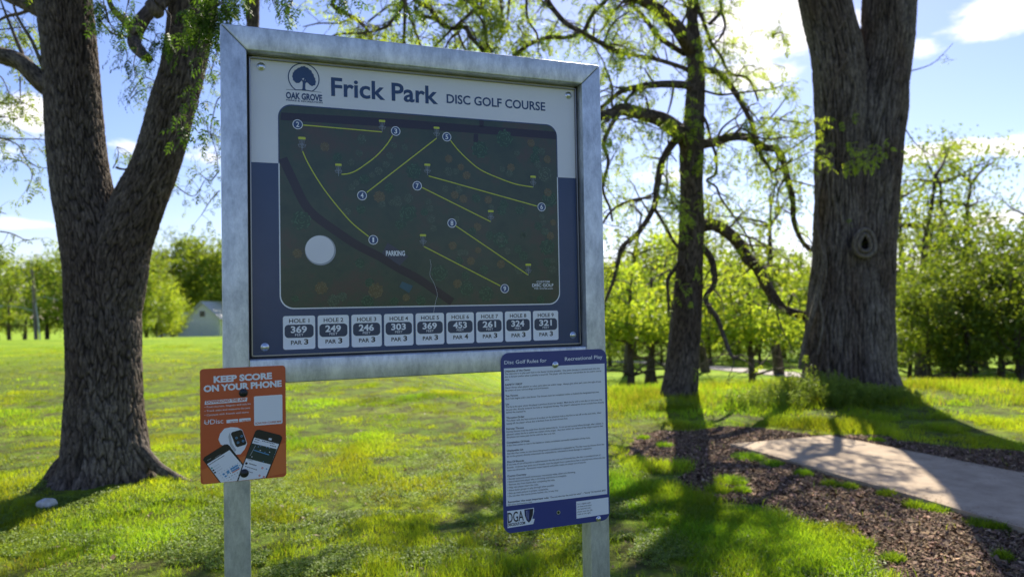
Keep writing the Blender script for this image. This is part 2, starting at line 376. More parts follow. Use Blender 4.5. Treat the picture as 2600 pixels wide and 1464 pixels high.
tube('rail',[(TB+g,0),(WS-TB-g,0),(WS-TB-g,TB),(TB+g,TB)])
# panel opening (measured) and its surround
OP=.046
pu0,_=uv(638,500,OP); pu1,_=uv(1466,500,OP)
_,pv1=uv(660,144.5,OP); _,pvb=uv(660,909,OP); _,pv1b=uv(1450,221.5,OP); _,pv0b=uv(1450,873,OP)
PV1=(pv1+pv1b)/2; PV0=(pvb+pv0b)/2
black=mat('black_backing',(.012,.012,.014),.5)
lipm=mat('channel_metal',(.30,.30,.31),.35,.9)
mb=MB(); prism(mb,[(TB-.004,TB-.004),(WS-TB+.004,TB-.004),(WS-TB+.004,HS-TB+.004),(TB-.004,HS-TB+.004)],.053,.060); mb.build('backing_board',black,sign)
mb=MB()
a0,a1,b0,b1=TB+.001,WS-TB-.001,TB+.001,HS-TB-.001; w_=.006; e_=.012
for poly in ([(a0,b0),(a1,b0),(a1-e_,b0+e_),(a0+e_,b0+e_)],[(a0,b1),(a0+e_,b1-e_),(a1-e_,b1-e_),(a1,b1)],[(a0,b0),(a0+e_,b0+e_),(a0+e_,b1-e_),(a0,b1)],[(a1,b0),(a1,b1),(a1-e_,b1-e_),(a1-e_,b0+e_)]):
    prism(mb,poly,.048,.052)
for x0,x1,y0,y1 in ((a0+.006,a0+.0095,b0+.006,b1-.006),(a1-.0095,a1-.006,b0+.006,b1-.006),(a0+.006,a1-.006,b1-.0095,b1-.006),(a0+.006,a1-.006,b0+.006,b0+.0095)):
    prism(mb,[(x0,y0),(x1,y0),(x1,y1),(x0,y1)],.036,.0475,1)
mb.build('channel_frame',[black,lipm],sign)
# printed inks
def ink(name,c,r=.25): return mat(name,c,r,0,.45,.12,.15)
WH=ink('print_white',(.60,.62,.66)); NB=ink('print_navy',(.030,.058,.145)); CARD=ink('card_white',(.86,.88,.94)); BLK=ink('print_black',(.012,.014,.03)); PILL=ink('pill_navy',(.035,.055,.115))
YEL=ink('print_yellow',(.55,.60,.05)); MAPM=ink('aerial_map',(.02,.03,.015)); ROAD=ink('map_road',(.020,.014,.024)); TG=ink('map_tree_green',(.022,.062,.034)); TT=ink('map_tree_tan',(.11,.085,.035)); TM=ink('map_tree_grey',(.05,.075,.048)); LOTM=ink('map_lot',(.05,.055,.085)); BLU=ink('map_blue',(.03,.10,.14)); HDR=ink('header_navy',(.020,.055,.150)); HAIR=ink('map_grey_line',(.28,.31,.36))
TG2=ink('map_tree_green_ring',(.065,.15,.08)); TT2=ink('map_tree_tan_ring',(.19,.165,.085)); TM2=ink('map_tree_grey_ring',(.12,.17,.11))
noise_color(MAPM,(.028,.050,.036),(.075,.058,.044),7,8,.7,lo=.35,hi=.65,c3=(.042,.066,.042))
noise_color(NB,(.026,.052,.135),(.036,.066,.160),5,3,.5)
noise_color(WH,(.74,.74,.80),(.80,.80,.86),3,3,.5)
def rrect(u0,v0,u1,v1,r,k=8):
    p=[]
    for cx,cy,a in ((u1-r,v1-r,0),(u0+r,v1-r,90),(u0+r,v0+r,180),(u1-r,v0+r,270)):
        for i in range(k+1): t_=R(a+90*i/k); p.append((cx+r*math.cos(t_),cy+r*math.sin(t_)))
    return p
_TC={}
def text2d(s,bold=0.0,sp=1.0,shear=0):
    key=(s,bold,sp,shear)
    if key in _TC: return _TC[key]
    cu=bpy.data.curves.new('text','FONT'); cu.body=s; cu.size=1; cu.resolution_u=3; cu.offset=bold; cu.space_character=sp; cu.fill_mode='FRONT' if hasattr(cu,'fill_mode') else cu.fill_mode; cu.shear=shear
    ob=bpy.data.objects.new('text',cu); COL.objects.link(ob); bpy.context.view_layer.update()
    dg=bpy.context.evaluated_depsgraph_get(); me=ob.evaluated_get(dg).to_mesh()
    vs=np.array([v.co[:] for v in me.vertices]); fs=[tuple(p.vertices) for p in me.polygons]
    nz=[p.normal.z for p in me.polygons]
    fs=[f if z>0 else f[::-1] for f,z in zip(fs,nz)]
    ob.evaluated_get(dg).to_mesh_clear(); bpy.data.objects.remove(ob); bpy.data.curves.remove(cu)
    _TC[key]=(vs,fs); return _TC[key]
_h0,_=text2d('H'); CAPH=float(_h0[:,1].max()-_h0[:,1].min())
def put(mb,s,uL,vL,width,cap,off,mi=0,bold=0,ang=0,fit=True,sp=1.0,shear=0):
    vs,fs=text2d(s,bold,sp,shear)
    if not len(vs): return
    x0,x1=vs[:,0].min(),vs[:,0].max(); sy=cap/CAPH; sx=width/(x1-x0) if fit else sy
    ca,sa=math.cos(ang),math.sin(ang)
    P_=[]
    for x,y,z in vs:
        X_=(x-x0)*sx; Y_=y*sy; P_.append(SP(uL+X_*ca-Y_*sa,vL+X_*sa+Y_*ca,off))
    mb.add(P_,fs,mi); return (x1-x0)*sx
def putpx(mb,s,L_,R_,cap,off,mi=0,bold=0,plane=OP,sp=1.0,shear=0):
    uL,vL=uv(*L_,plane); uR,vR=uv(*R_,plane); _,vt=uv(L_[0],L_[1]-cap,plane)
    put(mb,s,uL,vL,math.hypot(uR-uL,vR-vL),abs(vt-vL),off,mi,bold,math.atan2(vR-vL,uR-uL),True,sp,shear)
def flat(mb,poly,off,mi=0):
    a=sum(poly[i][0]*poly[(i+1)%len(poly)][1]-poly[(i+1)%len(poly)][0]*poly[i][1] for i in range(len(poly)))
    if a<0: poly=poly[::-1]
    mb.add([SP(u,v,off) for u,v in poly],[tuple(range(len(poly)))],mi)
def strip(mb,pts,w,off,mi=0):
    """polyline band in the plane"""
    k=len(pts); V_=[]
    for i in range(k):
        a=np.array(pts[max(i-1,0)]); c=np.array(pts[min(i+1,k-1)]); d=c-a; d/=max(np.linalg.norm(d),1e-9); nn=np.array([-d[1],d[0]])*w/2
        p=np.array(pts[i]); V_+= [SP(*(p-nn),off),SP(*(p+nn),off)]
    mb.add(V_,[(2*i,2*i+2,2*i+3,2*i+1) for i in range(k-1)],mi)
def circ(u,v,r,k=28,ry=None): return [(u+r*math.cos(2*math.pi*i/k),v+(ry or r)*math.sin(2*math.pi*i/k)) for i in range(k)]
def curve(pts,k=6):
    o=[]; n_=len(pts)
    for i in range(n_-1):
        p0=np.array(pts[max(i-1,0)]); p1=np.array(pts[i]); p2=np.array(pts[i+1]); p3=np.array(pts[min(i+2,n_-1)])
        for j in range(k):
            f=j/k; o.append(tuple(.5*((2*p1)+(-p0+p2)*f+(2*p0-5*p1+4*p2-p3)*f*f+(-p0+3*p1-3*p2+p3)*f**3)))
    o.append(tuple(pts[-1])); return o
E_=.0003
# panel sheet: white over navy
mb=MB(); rp=rrect(pu0,PV0,pu1,PV1,.010)
prism(mb,rp,OP,OP+.005,0); panel=mb.build('panel',WH,sign)
_,vsL=uv(672,413.5,OP); _,vsR=uv(1442,451,OP); VS=(vsL+vsR)/2
mb=MB(); flat(mb,[p for p in rp if p[1]<VS]+[(pu0,VS),(pu1,VS)] if False else [(pu0,VS)]+[p for p in rp if p[1]<VS]+[(pu1,VS)],OP-E_,0)
# map frame
mu0=(uv(707,450,OP)[0]+uv(710,700,OP)[0])/2; mu1=(uv(1416,450,OP)[0]+uv(1421,700,OP)[0])/2
mv1=(uv(744,266,OP)[1]+uv(1384,315.5,OP)[1])/2; mv0=(uv(741,785.5,OP)[1]+uv(1397,771.8,OP)[1])/2
rr=rrect(mu0,mv0,mu1,mv1,.042,12); bw=.0035
up=[p for p in rr if p[1]>=VS]; lowp=[p for p in rr if p[1]<VS]
i0=rr.index(lowp[0])
flat(mb,up+[(mu0,VS),(mu1,VS)],OP-2*E_,0)      # navy border on the white half
flat(mb,[(mu0,VS)]+lowp+[(mu1,VS)],OP-2*E_,1)  # white border on the navy half
mb.build('printed_background',[NB,CARD],panel)
# aerial map
mb=MB(); ri=rrect(mu0+bw,mv0+bw,mu1-bw,mv1-bw,.040,12); o1=OP-3*E_; flat(mb,ri,o1,0)
def clipu(p): return (min(max(p[0],mu0+bw+.001),mu1-bw-.001),min(max(p[1],mv0+bw+.001),mv1-bw-.001))
q=lambda x,y:uv(x,y,OP)
flat(mb,[clipu(q(*p)) for p in [(714,286),(1000,302),(1413,335),(1413,354),(1000,323),(712,305)]],OP-4*E_,1)
for pts in ([(1217,306),(1228,307),(1228,323),(1217,322)],[(1203,340),(1214,340),(1213,362),(1202,360)]): flat(mb,[clipu(q(*p)) for p in pts],OP-4*E_,1)
rd=curve([q(*p) for p in [(718,402),(745,460),(772,515),(800,548),(855,588),(908,623),(965,652),(1010,680),(1058,705),(1110,740),(1148,766)]])
strip(mb,rd,.027,OP-4*E_,1)
flat(mb,[q(*p) for p in [(984,616),(1037,650),(1015,674),(970,643)]],OP-4.5*E_,5)
flat(mb,[q(*p) for p in [(1020.7,714.4),(1048,725.5),(1038.6,743.4),(1013.8,728)]],OP-5*E_,6)
cu_,cv_=q(813.6,635.3); r_=abs(q(852.6,635)[0]-cu_)
flat(mb,circ(cu_,cv_,r_,48),OP-5*E_,8); flat(mb,circ(cu_-.002,cv_+.002,r_*.93,48),OP-6*E_,7)
blobs=[]
for (X_,Y_,r_,k_) in [(990,545,65,'t'),(1145,675,65,'g'),(1310,735,50,'m'),(1410,625,50,'m'),(1440,455,65,'m'),(1835,530,45,'m'),(1970,555,45,'m'),(1785,655,50,'m'),(1650,840,60,'m'),(1740,765,50,'m'),(1475,945,70,'g'),(1375,990,45,'m'),(1320,1045,50,'m'),(1570,890,45,'m'),(1780,1050,70,'g'),(1660,1160,80,'t'),(1690,1250,50,'m'),(1810,1230,45,'m'),(1880,1190,50,'m'),(1430,1310,65,'g'),(1260,1345,55,'m')]: blobs.append((620+.2069*X_,260+.2069*Y_,.2069*r_,k_))
for (X_,Y_,r_,k_) in [(1270,325,105,'g'),(990,455,105,'g'),(1575,380,48,'t'),(1640,460,50,'g'),(1700,470,45,'m'),(1415,490,38,'m'),(1620,555,65,'g'),(1765,565,48,'t'),(1655,625,50,'m'),(1250,675,40,'m'),(1345,660,50,'t'),(1325,725,45,'m'),(630,560,50,'t'),(625,705,55,'m'),(715,705,42,'m'),(770,655,42,'t'),(835,750,52,'t'),(230,700,100,'g'),(590,905,42,'m'),(745,915,48,'m'),(700,975,52,'t'),(800,1020,52,'t'),(945,1010,55,'g'),(1085,1030,50,'t'),(1265,1080,55,'g'),(1240,1150,60,'g'),(1120,1120,38,'m'),(1450,1140,60,'g'),(1790,1020,95,'g'),(1770,945,50,'t'),(1740,740,90,'m'),(170,1010,60,'m'),(40,1060,60,'m'),(165,1180,110,'g'),(80,1310,70,'g'),(395,1050,42,'m'),(415,1130,45,'m'),(350,1170,50,'g'),(425,1250,55,'m'),(455,1355,42,'m'),(720,1250,40,'m'),(960,1340,50,'t'),(905,1390,50,'g'),(1490,1430,40,'m'),(1700,1220,38,'m'),(1720,1295,38,'m'),(1660,1330,50,'g'),(1830,1290,38,'t'),(1740,1390,45,'m')]: blobs.append((1000+.2207*X_,280+.2207*Y_,.2207*r_,k_))
for (X_,Y_,r_,k_) in [(480,130,92,'g'),(445,405,45,'t'),(968,485,45,'g'),(645,695,60,'t'),(1050,650,45,'g'),(1100,715,70,'t'),(425,785,35,'g'),(820,765,45,'m'),(750,800,60,'m'),(1035,810,60,'g'),(1255,805,40,'g'),(1355,775,35,'t')]: blobs.append((620+.3035*X_,520+.3035*Y_,.3035*r_,k_))
for (X_,Y_,r_,k_) in [(540,230,42,'t'),(610,295,35,'m'),(660,295,30,'m'),(880,135,42,'g'),(985,175,80,'g'),(980,170,35,'m'),(1190,130,32,'m'),(775,272,32,'t'),(1045,280,35,'m'),(1140,260,42,'g'),(1190,325,45,'g'),(600,370,45,'g'),(708,372,42,'t'),(420,480,85,'g'),(830,455,45,'g'),(985,400,42,'t'),(1150,455,42,'m'),(660,505,45,'g'),(670,620,75,'g'),(585,580,45,'t'),(850,670,75,'g'),(1390,100,40,'g'),(1440,140,38,'t'),(1410,245,75,'g'),(1410,385,42,'g'),(1455,365,30,'m'),(1462,450,38,'m'),(110,705,32,'t'),(250,735,50,'g'),(1350,725,40,'g')]: blobs.append((1000+.27579*X_,560+.27579*Y_,.27579*r_,k_))
for bi,(bx,by,br,k_) in enumerate(blobs):
    cu_,cv_=q(bx,by); r_=abs(q(bx+br,by)[0]-cu_); lay=OP-(4+.15*(bi%6))*E_
    a_,b_={'g':(2,9),'t':(3,10),'m':(4,11)}[k_]
    rg=random.Random(bi)
    kk=36; ph=rg.random()*6
    pts=[clipu((cu_+r_*(.86+.12*math.sin(9*2*math.pi*i/kk+ph)+rg.uniform(-.06,.06))*math.cos(2*math.pi*i/kk),cv_+r_*(.86+.12*math.sin(9*2*math.pi*i/kk+ph)+rg.uniform(-.06,.06))*math.sin(2*math.pi*i/kk))) for i in range(kk)]
    flat(mb,pts,lay,a_)
    for ring in (.78,.52,.26):
        for i in range(int(14*ring)+4):
            t_=rg.random()*6.283; rr_=r_*ring*rg.uniform(.85,1.1); s_=r_*.11
            pu,pv=cu_+rr_*math.cos(t_),cv_+rr_*math.sin(t_)
            cpt=clipu((pu,pv))
            if abs(cpt[0]-pu)+abs(cpt[1]-pv)>1e-6: continue
            tx,ty=-math.sin(t_),math.cos(t_)
            flat(mb,[(pu-tx*s_*1.5,pv-ty*s_*1.5),(pu+math.cos(t_)*s_*.6,pv+math.sin(t_)*s_*.6),(pu+tx*s_*1.5,pv+ty*s_*1.5),(pu-math.cos(t_)*s_*.25,pv-math.sin(t_)*s_*.25)],lay-.5*E_,b_)
mb.build('map_print',[MAPM,ROAD,TG,TT,TM,LOTM,BLU,WH,ink('tank_shadow',(.36,.38,.44)),TG2,TT2,TM2],panel)
# lines, markers and baskets drawn on the map
mb=MB(); lo_=OP-7*E_
LN=[[(769.5,318),(969.7,335.5)],[(768,384),(779,409),(800,446),(823,481),(854,521),(893,565.5),(935.6,600.4)],[(996.6,344.8),(980,369.7),(955,396.6),(926,419),(903.5,433.8),(884.8,441),(867,443)],[(931.4,488.6),(1108,351.7)],[(1143.5,357),(1163,381.5),(1190,408),(1220.7,432),(1265,452),(1309,467.6),(1353,475.3)],[(1088,447),(1363,523.6)],[(1071.7,476.4),(1245.6,563)],[(1157,573.5),(1340.6,698)],[(1075.8,625.6),(1270,725.5)]]
for ln in LN: strip(mb,curve([q(*p) for p in ln]) if len(ln)>2 else [q(*p) for p in ln],.0034,lo_,0)
mb.build('fairway_lines',[YEL],panel)
for nme,cx_,cy_ in (('2',755.7,316.5),('3',1004.4,333.5),('4',919,496.5),('5',1134,348),('7',1059,472),('6',1374.5,525.6),('8',1147,566.5),('1',947.5,609),('9',1281,732.4)):
    mb=MB(); cu_,cv_=q(cx_,cy_); r_=.0155
    flat(mb,circ(cu_,cv_,r_),lo_-.5*E_,0); flat(mb,circ(cu_,cv_,r_*.86),lo_-1*E_,1)
    w_=r_*.62 if nme!='1' else r_*.36
    put(mb,nme,cu_-w_/2,cv_-r_*.5,w_,r_*1.0,lo_-1.6*E_,0,.015)
    mb.build('hole_marker',[CARD,ink('marker_navy',(.03,.07,.19))],panel)
for tx,ty,by in ((969.7,307.6,335.5),(766.5,351,383),(859,418.3,447),(1108,324.8,351.7),(1084.5,418.4,445.5),(1353,448.8,475.3),(1245.6,536,563),(1073.6,597,625.4),(1340.6,671.7,698.7)):
    mb=MB(); cu_,tv=q(tx,ty); _,bv=q(tx,by); h_=tv-bv; w_=h_*.29; o_=lo_-.5*E_
    flat(mb,rrect(cu_-w_,tv-.11*h_,cu_+w_,tv+.09*h_,.09*h_,4),o_-.5*E_,0)
    cyb=bv+.42*h_; wb=w_*1.05
    for s_ in(-1,-.45,.45,1): strip(mb,[(cu_+s_*w_*.85,tv-.08*h_),(cu_+s_*w_*.35,cyb)],.0010,o_,1)
    strip(mb,[(cu_,tv-.1*h_),(cu_,bv)],.0016,o_-.3*E_,1)
    strip(mb,[(cu_+wb*math.cos(a_),cyb+.06*h_+.05*h_*math.sin(a_)) for a_ in np.linspace(0,6.283,17)],.0009,o_,1)
    strip(mb,[(cu_-wb,cyb+.06*h_),(cu_-wb*.7,bv+.28*h_),(cu_,bv+.23*h_),(cu_+wb*.7,bv+.28*h_),(cu_+wb,cyb+.06*h_)],.0010,o_,1)
    for s_ in(-.6,-.2,.2,.6): strip(mb,[(cu_+s_*wb,cyb+.02*h_),(cu_+s_*wb*.75,bv+.26*h_)],.0007,o_,1)
    mb.build('basket_symbol',[YEL,HAIR],panel)
mb=MB(); lt=OP-8*E_
putpx(mb,'PARKING',(979.7,649),(1028,649),12,lt,1,.03); mb.build('lettering',[HDR,CARD],panel); mb=MB()
k6=lambda X_,Y_:(1000+.27579*X_,560+.27579*Y_)
putpx(mb,'CUSTOM',k6(1312,572),k6(1432,570),5,lt,1,.01); putpx(mb,'DISC GOLF',k6(1272,608),k6(1467,606),7.4,lt,1,.02); putpx(mb,'TEE SIGNS.com',k6(1287,632),k6(1462,630),4,lt,1,.005); mb.build('lettering',[HDR,CARD],panel); mb=MB()
putpx(mb,'Frick Park',(841,242.4),(1112.4,264),44.5,OP-E_*2,0,.022); mb.build('title',[HDR],panel); mb=MB()
putpx(mb,'DISC GOLF COURSE',(1134,261.3),(1384.5,281.5),21.5,OP-E_*2,0,.02); mb.build('subtitle',[HDR],panel); mb=MB()
putpx(mb,'OAK GROVE',(725.9,249.4),(818,257.2),15.2,OP-E_*2,0,.04); putpx(mb,'PARKS & RECREATION',(726.6,255.9),(818.8,263.4),3.9,OP-E_*2,0,.02)
mb.build('lettering',[HDR,CARD],panel)
# emblem: generic round oak badge
mb=MB(); cu_,cv_=q(771.3,198.9); r_=abs(q(808.8,199)[0]-cu_)*1.03
strip(mb,[(cu_+r_*math.cos(a_),cv_+r_*math.sin(a_)) for a_ in np.linspace(R(-58),R(238),50)],.0032,OP-2*E_,0)
ycut=cv_-r_*.85
strip(mb,[(cu_-r_*1.15,ycut-.001),(cu_-r_*.5,ycut)],.0012,OP-2*E_,0); strip(mb,[(cu_-r_*.55,ycut),(cu_,ycut+.002),(cu_+r_*.55,ycut)],.003,OP-2.3*E_,0); strip(mb,[(cu_+r_*.5,ycut),(cu_+r_*1.15,ycut-.001)],.0012,OP-2*E_,0)
def sc(pts): return [(cu_+x*r_,cv_+y*r_) for x,y in pts]
rg=random.Random(3)
out=[(-.12,-.05),(-.17,-.22),(-.30,-.36),(-.50,-.38),(-.66,-.24),(-.74,0),(-.72,.22),(-.62,.42),(-.42,.60),(-.2,.74),(.0,.82),(.2,.75),(.44,.60),(.60,.36),(.70,.12),(.78,-.12),(.76,-.36),(.56,-.50),(.40,-.44),(.26,-.30),(.14,-.24),(.10,-.1),(.03,.02)]
oo=[]
for i in range(len(out)):
    a_=np.array(out[i]); b2=np.array(out[(i+1)%len(out)]); oo.append(tuple(a_))
    if 3<i<18:
        for f in (.33,.66): p=a_*(1-f)+b2*f; oo.append(tuple(p*(1.045 if f<.5 else .985)))
# fan from crown centre keeps the outline valid
cc=(0,.28)
base=len(mb.v); mb.add([SP(*p,OP-2*E_) for p in sc([cc]+oo)],[(0,1+(i+1)%len(oo),1+i) for i in range(len(oo))],0)
flat(mb,sc([(-.16,-.86),(-.09,-.7),(-.075,-.3),(-.17,-.12),(-.12,-.05),(-.03,-.16),(.04,.05),(.1,.0),(.06,-.2),(.2,-.1),(.24,-.18),(.1,-.36),(.09,-.7),(.18,-.86)]),OP-2.5*E_,0)
mb.build('emblem',[HDR],panel)
# score cards
cuL=uv(718.6,845,OP)[0]; cuR=uv(1417.5,830,OP)[0]; cvT=(uv(760,803.5,OP)[1]+uv(1380,786.5,OP)[1])/2; cvB=(uv(760,888,OP)[1]+uv(1380,861.8,OP)[1])/2
gap=(cuR-cuL)*.0085; cw=(cuR-cuL-8*gap)/9; ch=cvT-cvB
feet=[369,249,246,303,369,453,261,324,321]; par=[3,3,3,3,3,4,3,3,3]
for i in range(9):
    mb=MB(); a_=cuL+i*(cw+gap); fy=lambda f:cvT-f*ch
    flat(mb,rrect(a_,cvB,a_+cw,cvT,.007,5),OP-2*E_,0); flat(mb,rrect(a_+cw*.05,fy(.655),a_+cw*.95,fy(.26),.012,6),OP-3*E_,1)
    put(mb,'HOLE %d'%(i+1),a_+cw*.19,fy(.205),cw*.63,ch*.115,OP-3*E_,2,.015)
    put(mb,'%d'%feet[i],a_+cw*.24,fy(.50),cw*.50,ch*.185,OP-4*E_,0,.03)
    put(mb,'FEET',a_+cw*.37,fy(.60),cw*.26,ch*.068,OP-4*E_,3,.01)
    put(mb,'PAR',a_+cw*.24,fy(.855),cw*.34,ch*.115,OP-3*E_,2,.02); put(mb,'%d'%par[i],a_+cw*.65,fy(.855),cw*.13,ch*.15,OP-3*E_,2,.03)
    mb.build('score_card',[CARD,PILL,BLK,WH],panel)
# a hair scratch across the print
mb=MB(); strip(mb,curve([q(*p) for p in [(1091,658),(1094,676),(1091,698),(1102,720),(1110,747.5),(1106,764),(1101,790),(1099,800)]],4),.0006,OP-9*E_,0); mb.build('scratch',[CARD],panel)
bolt_m=mat('zinc_bolt',(.62,.66,.72),.28,.95)
def bolt(cu_,cv_,off,r,parent,m=bolt_m,k=6,hh=.008,ang=.3,name='bolt'):
    mb=MB(); wr=circ(cu_,cv_,r*1.35,24); prism(mb,wr,off,off-.0018)
    hx=[(cu_+r*math.cos(ang+2*math.pi*i/k),cv_+r*math.sin(ang+2*math.pi*i/k)) for i in range(k)]; prism(mb,hx,off-.0018,off-hh)
    bm_o=mb.build(name,m,parent,bevel=.0008,seg=1); return bm_o
for px_,py_ in ((663,169.5),(1443,242.5),(672.5,880.5),(1455,850)): cu_,cv_=uv(px_,py_,OP); bolt(cu_,cv_,OP-E_,.0095,sign)
# ------------------------------------------------------------------ orange plate
OF=-.003
z7=lambda X_,Y_:(490+.2413*X_,900+.2413*Y_)
ORG=mat('plate_orange',(.56,.105,.035),.35,0,.45); ORL=mat('plate_light_orange',(.66,.17,.05),.35,0,.45); SW=mat('plate_white',(.80,.82,.88),.4); SB=mat('plate_black',(.012,.012,.016),.35); SGn=mat('plate_map_green',(.02,.04,.035),.4); SBl=mat('plate_blue',(.10,.30,.55),.4); SGy=mat('plate_grey',(.45,.47,.52),.4); SRd=mat('plate_red',(.6,.06,.04),.4)
op=empty('score_app_plate',tuple(SP(.02,-.15,-.004)),0,'orange KEEP SCORE ON YOUR PHONE plate bolted to the left post','sign')
qo=lambda X_,Y_,o=OF:uv(*z7(X_,Y_),o)
c4=[qo(72,160),qo(970,103),qo(985,1268),qo(80,1375)]
u0=(c4[0][0]+c4[3][0])/2; u1=(c4[1][0]+c4[2][0])/2; v1=(c4[0][1]+c4[1][1])/2; v0=(c4[2][1]+c4[3][1])/2
mb=MB(); prism(mb,rrect(u0,v0,u1,v1,.010,6),OF,OF+.002); mb.build('plate',ORG,op)
def clo(p): return (min(max(p[0],u0+.0008),u1-.0008),min(max(p[1],v0+.0008),v1-.0008))
def fo(mb,pts,k,mi): flat(mb,[clo(qo(*p)) for p in pts],OF-k*E_,mi)
mb=MB()
fo(mb,[(78,1215),(300,1130),(520,1070),(760,990),(978,920),(985,1240),(700,1300),(110,1355)],1,0)
# watch
ringo=[(400,760),(330,775),(285,830),(268,890),(290,940),(330,960),(360,940),(400,1010),(440,1050),(500,1045),(545,990),(570,930),(520,790),(470,765)]
fo(mb,ringo,1.5,1); fo(mb,[(385,815),(372,860),(390,950),(440,1020),(455,1000),(410,930),(400,860)],2,5)
def rq(mb,pts,k,mi): fo(mb,pts,k,mi)
rq(mb,[(398,830),(412,812),(500,787),(518,795),(563,925),(550,945),(470,970),(450,960)],2.5,2)
for (x,y) in ((458,873),(512,855),(474,922),(528,905)): flat(mb,circ(*qo(x,y),.0035,12),OF-3*E_,4); flat(mb,circ(*qo(x,y),.0018,10),OF-3.5*E_,2)
# left phone
rq(mb,[(105,1105),(120,1075),(330,942),(365,940),(385,955),(530,1150),(470,1333),(282,1352)],3,2)
rq(mb,[(148,1148),(385,1000),(520,1158),(462,1330),(294,1349)],3.5,1)
rg=random.Random(5)
def rowtext(x0,y0,x1,y1,n,mi,k,s=3.0,h=4):
    for i in range(n):
        f=(i+.5)/n; x=x0+(x1-x0)*f; y=y0+(y1-y0)*f; dx=(x1-x0)/n*.35; dy=(y1-y0)/n*.35
        fo(mb,[(x-dx,y-dy),(x+dx,y+dy),(x+dx,y+dy+h),(x-dx,y-dy+h)],k,mi)
rowtext(165,1155,330,1052,14,2,4,h=9); rowtext(150,1108,190,1085,4,5,4,h=5); rowtext(230,1080,295,1042,7,5,4,h=5)
for i,(x,y) in enumerate([(198,1190),(215,1213),(232,1236)]): flat(mb,circ(*qo(x,y),.0028,12),OF-4*E_,2 if i else 6); rowtext(x+18,y-12,x+78,y-48,6,5,4,h=6)
for j in range(9):
    x=270+j*28; y=1245-j*15
    for i in range(5):
        fo(mb,[(x+i*17,y+i*23),(x+i*17+9,y+i*23-6),(x+i*17+12,y+i*23-2),(x+i*17+3,y+i*23+5)],4,2 if rg.random()<.55 else 5)
for pts,mi in (([(390,1195),(470,1150),(478,1165),(398,1212)],4),([(400,1218),(480,1172),(490,1188),(408,1232)],4),([(352,1222),(378,1207),(388,1240),(362,1252)],4),([(410,1235),(488,1190),(492,1198),(415,1243)],0),([(308,1250),(330,1240),(338,1258),(318,1268)],4),([(330,1272),(352,1262),(358,1278),(338,1288)],4)): fo(mb,pts,4.5,mi)
# right phone
rq(mb,[(655,805),(675,788),(705,787),(915,842),(937,862),(935,890),(775,1292),(464,1333),(520,1165)],5,2)
rq(mb,[(645,868),(905,938),(762,1290),(478,1326),(524,1180)],5.5,1)
rq(mb,[(622,928),(882,990),(818,1152),(556,1085)],6,3)
rq(mb,[(800,872),(830,878),(825,898),(793,892)],6,1)
for x,y in ((713,958),(805,980),(708,1003),(757,1022),(806,1022),(688,965),(775,968),(620,1070),(740,1122)): flat(mb,circ(*qo(x,y),.0016,8),OF-6.5*E_,4 if rg.random()<.5 else 1)
strip(mb,[qo(640,1000),qo(800,1050)],.0025,OF-6.5*E_,4); strip(mb,[qo(600,1060),qo(660,950)],.001,OF-6.5*E_,5)
rowtext(650,880,700,893,4,2,6,h=9); rowtext(725,898,860,932,8,2,6,h=9); rowtext(640,905,690,917,4,2,6,h=7); rowtext(810,945,875,962,4,2,6,h=9)
flat(mb,circ(*qo(562,1140),.0036,14),OF-6*E_,2); rowtext(590,1135,668,1158,7,2,6,h=10); rowtext(545,1165,675,1205,6,2,6,h=8); rowtext(575,1095,630,1110,5,2,6,h=6)
rowtext(580,1222,630,1235,5,2,6,h=6)
for x,y in ((730,1188),(700,1268),(746,1281)): flat(mb,circ(*qo(x,y),.0030,12),OF-6*E_,7); flat(mb,circ(*qo(x,y),.0013,10),OF-6.5*E_,1)
flat(mb,circ(*qo(775,1198),.0022,10),OF-6*E_,4)
# cards: code card left blank, app badges
fo(mb,[(641,445),(652,436),(930,418),(940,424),(942,715),(932,723),(655,745),(644,738)],1.5,1)
fo(mb,[(128,485),(573,448),(567,490),(122,525)],1.5,1)
fo(mb,[(353,684),(474,674),(474,708),(353,719)],1.5,1); fo(mb,[(486,672),(606,662),(606,694),(486,706)],1.5,1)
mb.build('printed_picture',[ORL,SW,SB,SGn,SBl,SGy,mat('plate_teal',(.1,.3,.3),.4),SRd],op)
mb=MB()
pt=lambda s,a,b_,cap,mi=0,bold=0,k=2.5,sh=0:putpx(mb,s,z7(*a),z7(*b_),cap*.2413,OF-k*E_,mi,bold,OF,1.0,sh)
pt('KEEP SCORE',(218,292),(832,250),62,0,.05); pt('ON YOUR PHONE',(112,390),(934,330),62,0,.05)
pt('DOWNLOAD THE APP',(140,512),(556,480),26,1,.03,3); 
pt('• Find courses, leagues and stores',(122,560),(606,522),20,0,.0); pt('• Track stats and measure throws',(122,602),(600,565),20,0,.0); pt('• Connect with friends and more',(122,645),(586,610),20,0,.0)
pt('UDisc',(122,735),(320,718),50,0,.0); strip(mb,[qo(112,718),qo(150,712),qo(190,690)],.0012,OF-3*E_,0)
pt('SCAN FOR COURSE MAP',(657,730),(930,708),18,1,.02,3)
pt('App Store',(390,710),(468,703),15,1,.01,3); pt('Google Play',(518,699),(600,692),14,1,.01,3)
mb.build('lettering',[SW,ORG],op)
knob=mat('black_bolt',(.025,.026,.03),.3,.3)
for X_,Y_ in ((530,400),(540,1243)):
    cu_,cv_=qo(X_,Y_); mb=MB(); prism(mb,circ(cu_,cv_,.0125,28),OF-7*E_,OF-.004); prism(mb,circ(cu_,cv_,.0100,28),OF-.004,OF-.006); prism(mb,circ(cu_,cv_,.0062,6),OF-.006,OF-.009); mb.build('bolt',knob,op,bevel=.0006,seg=1)
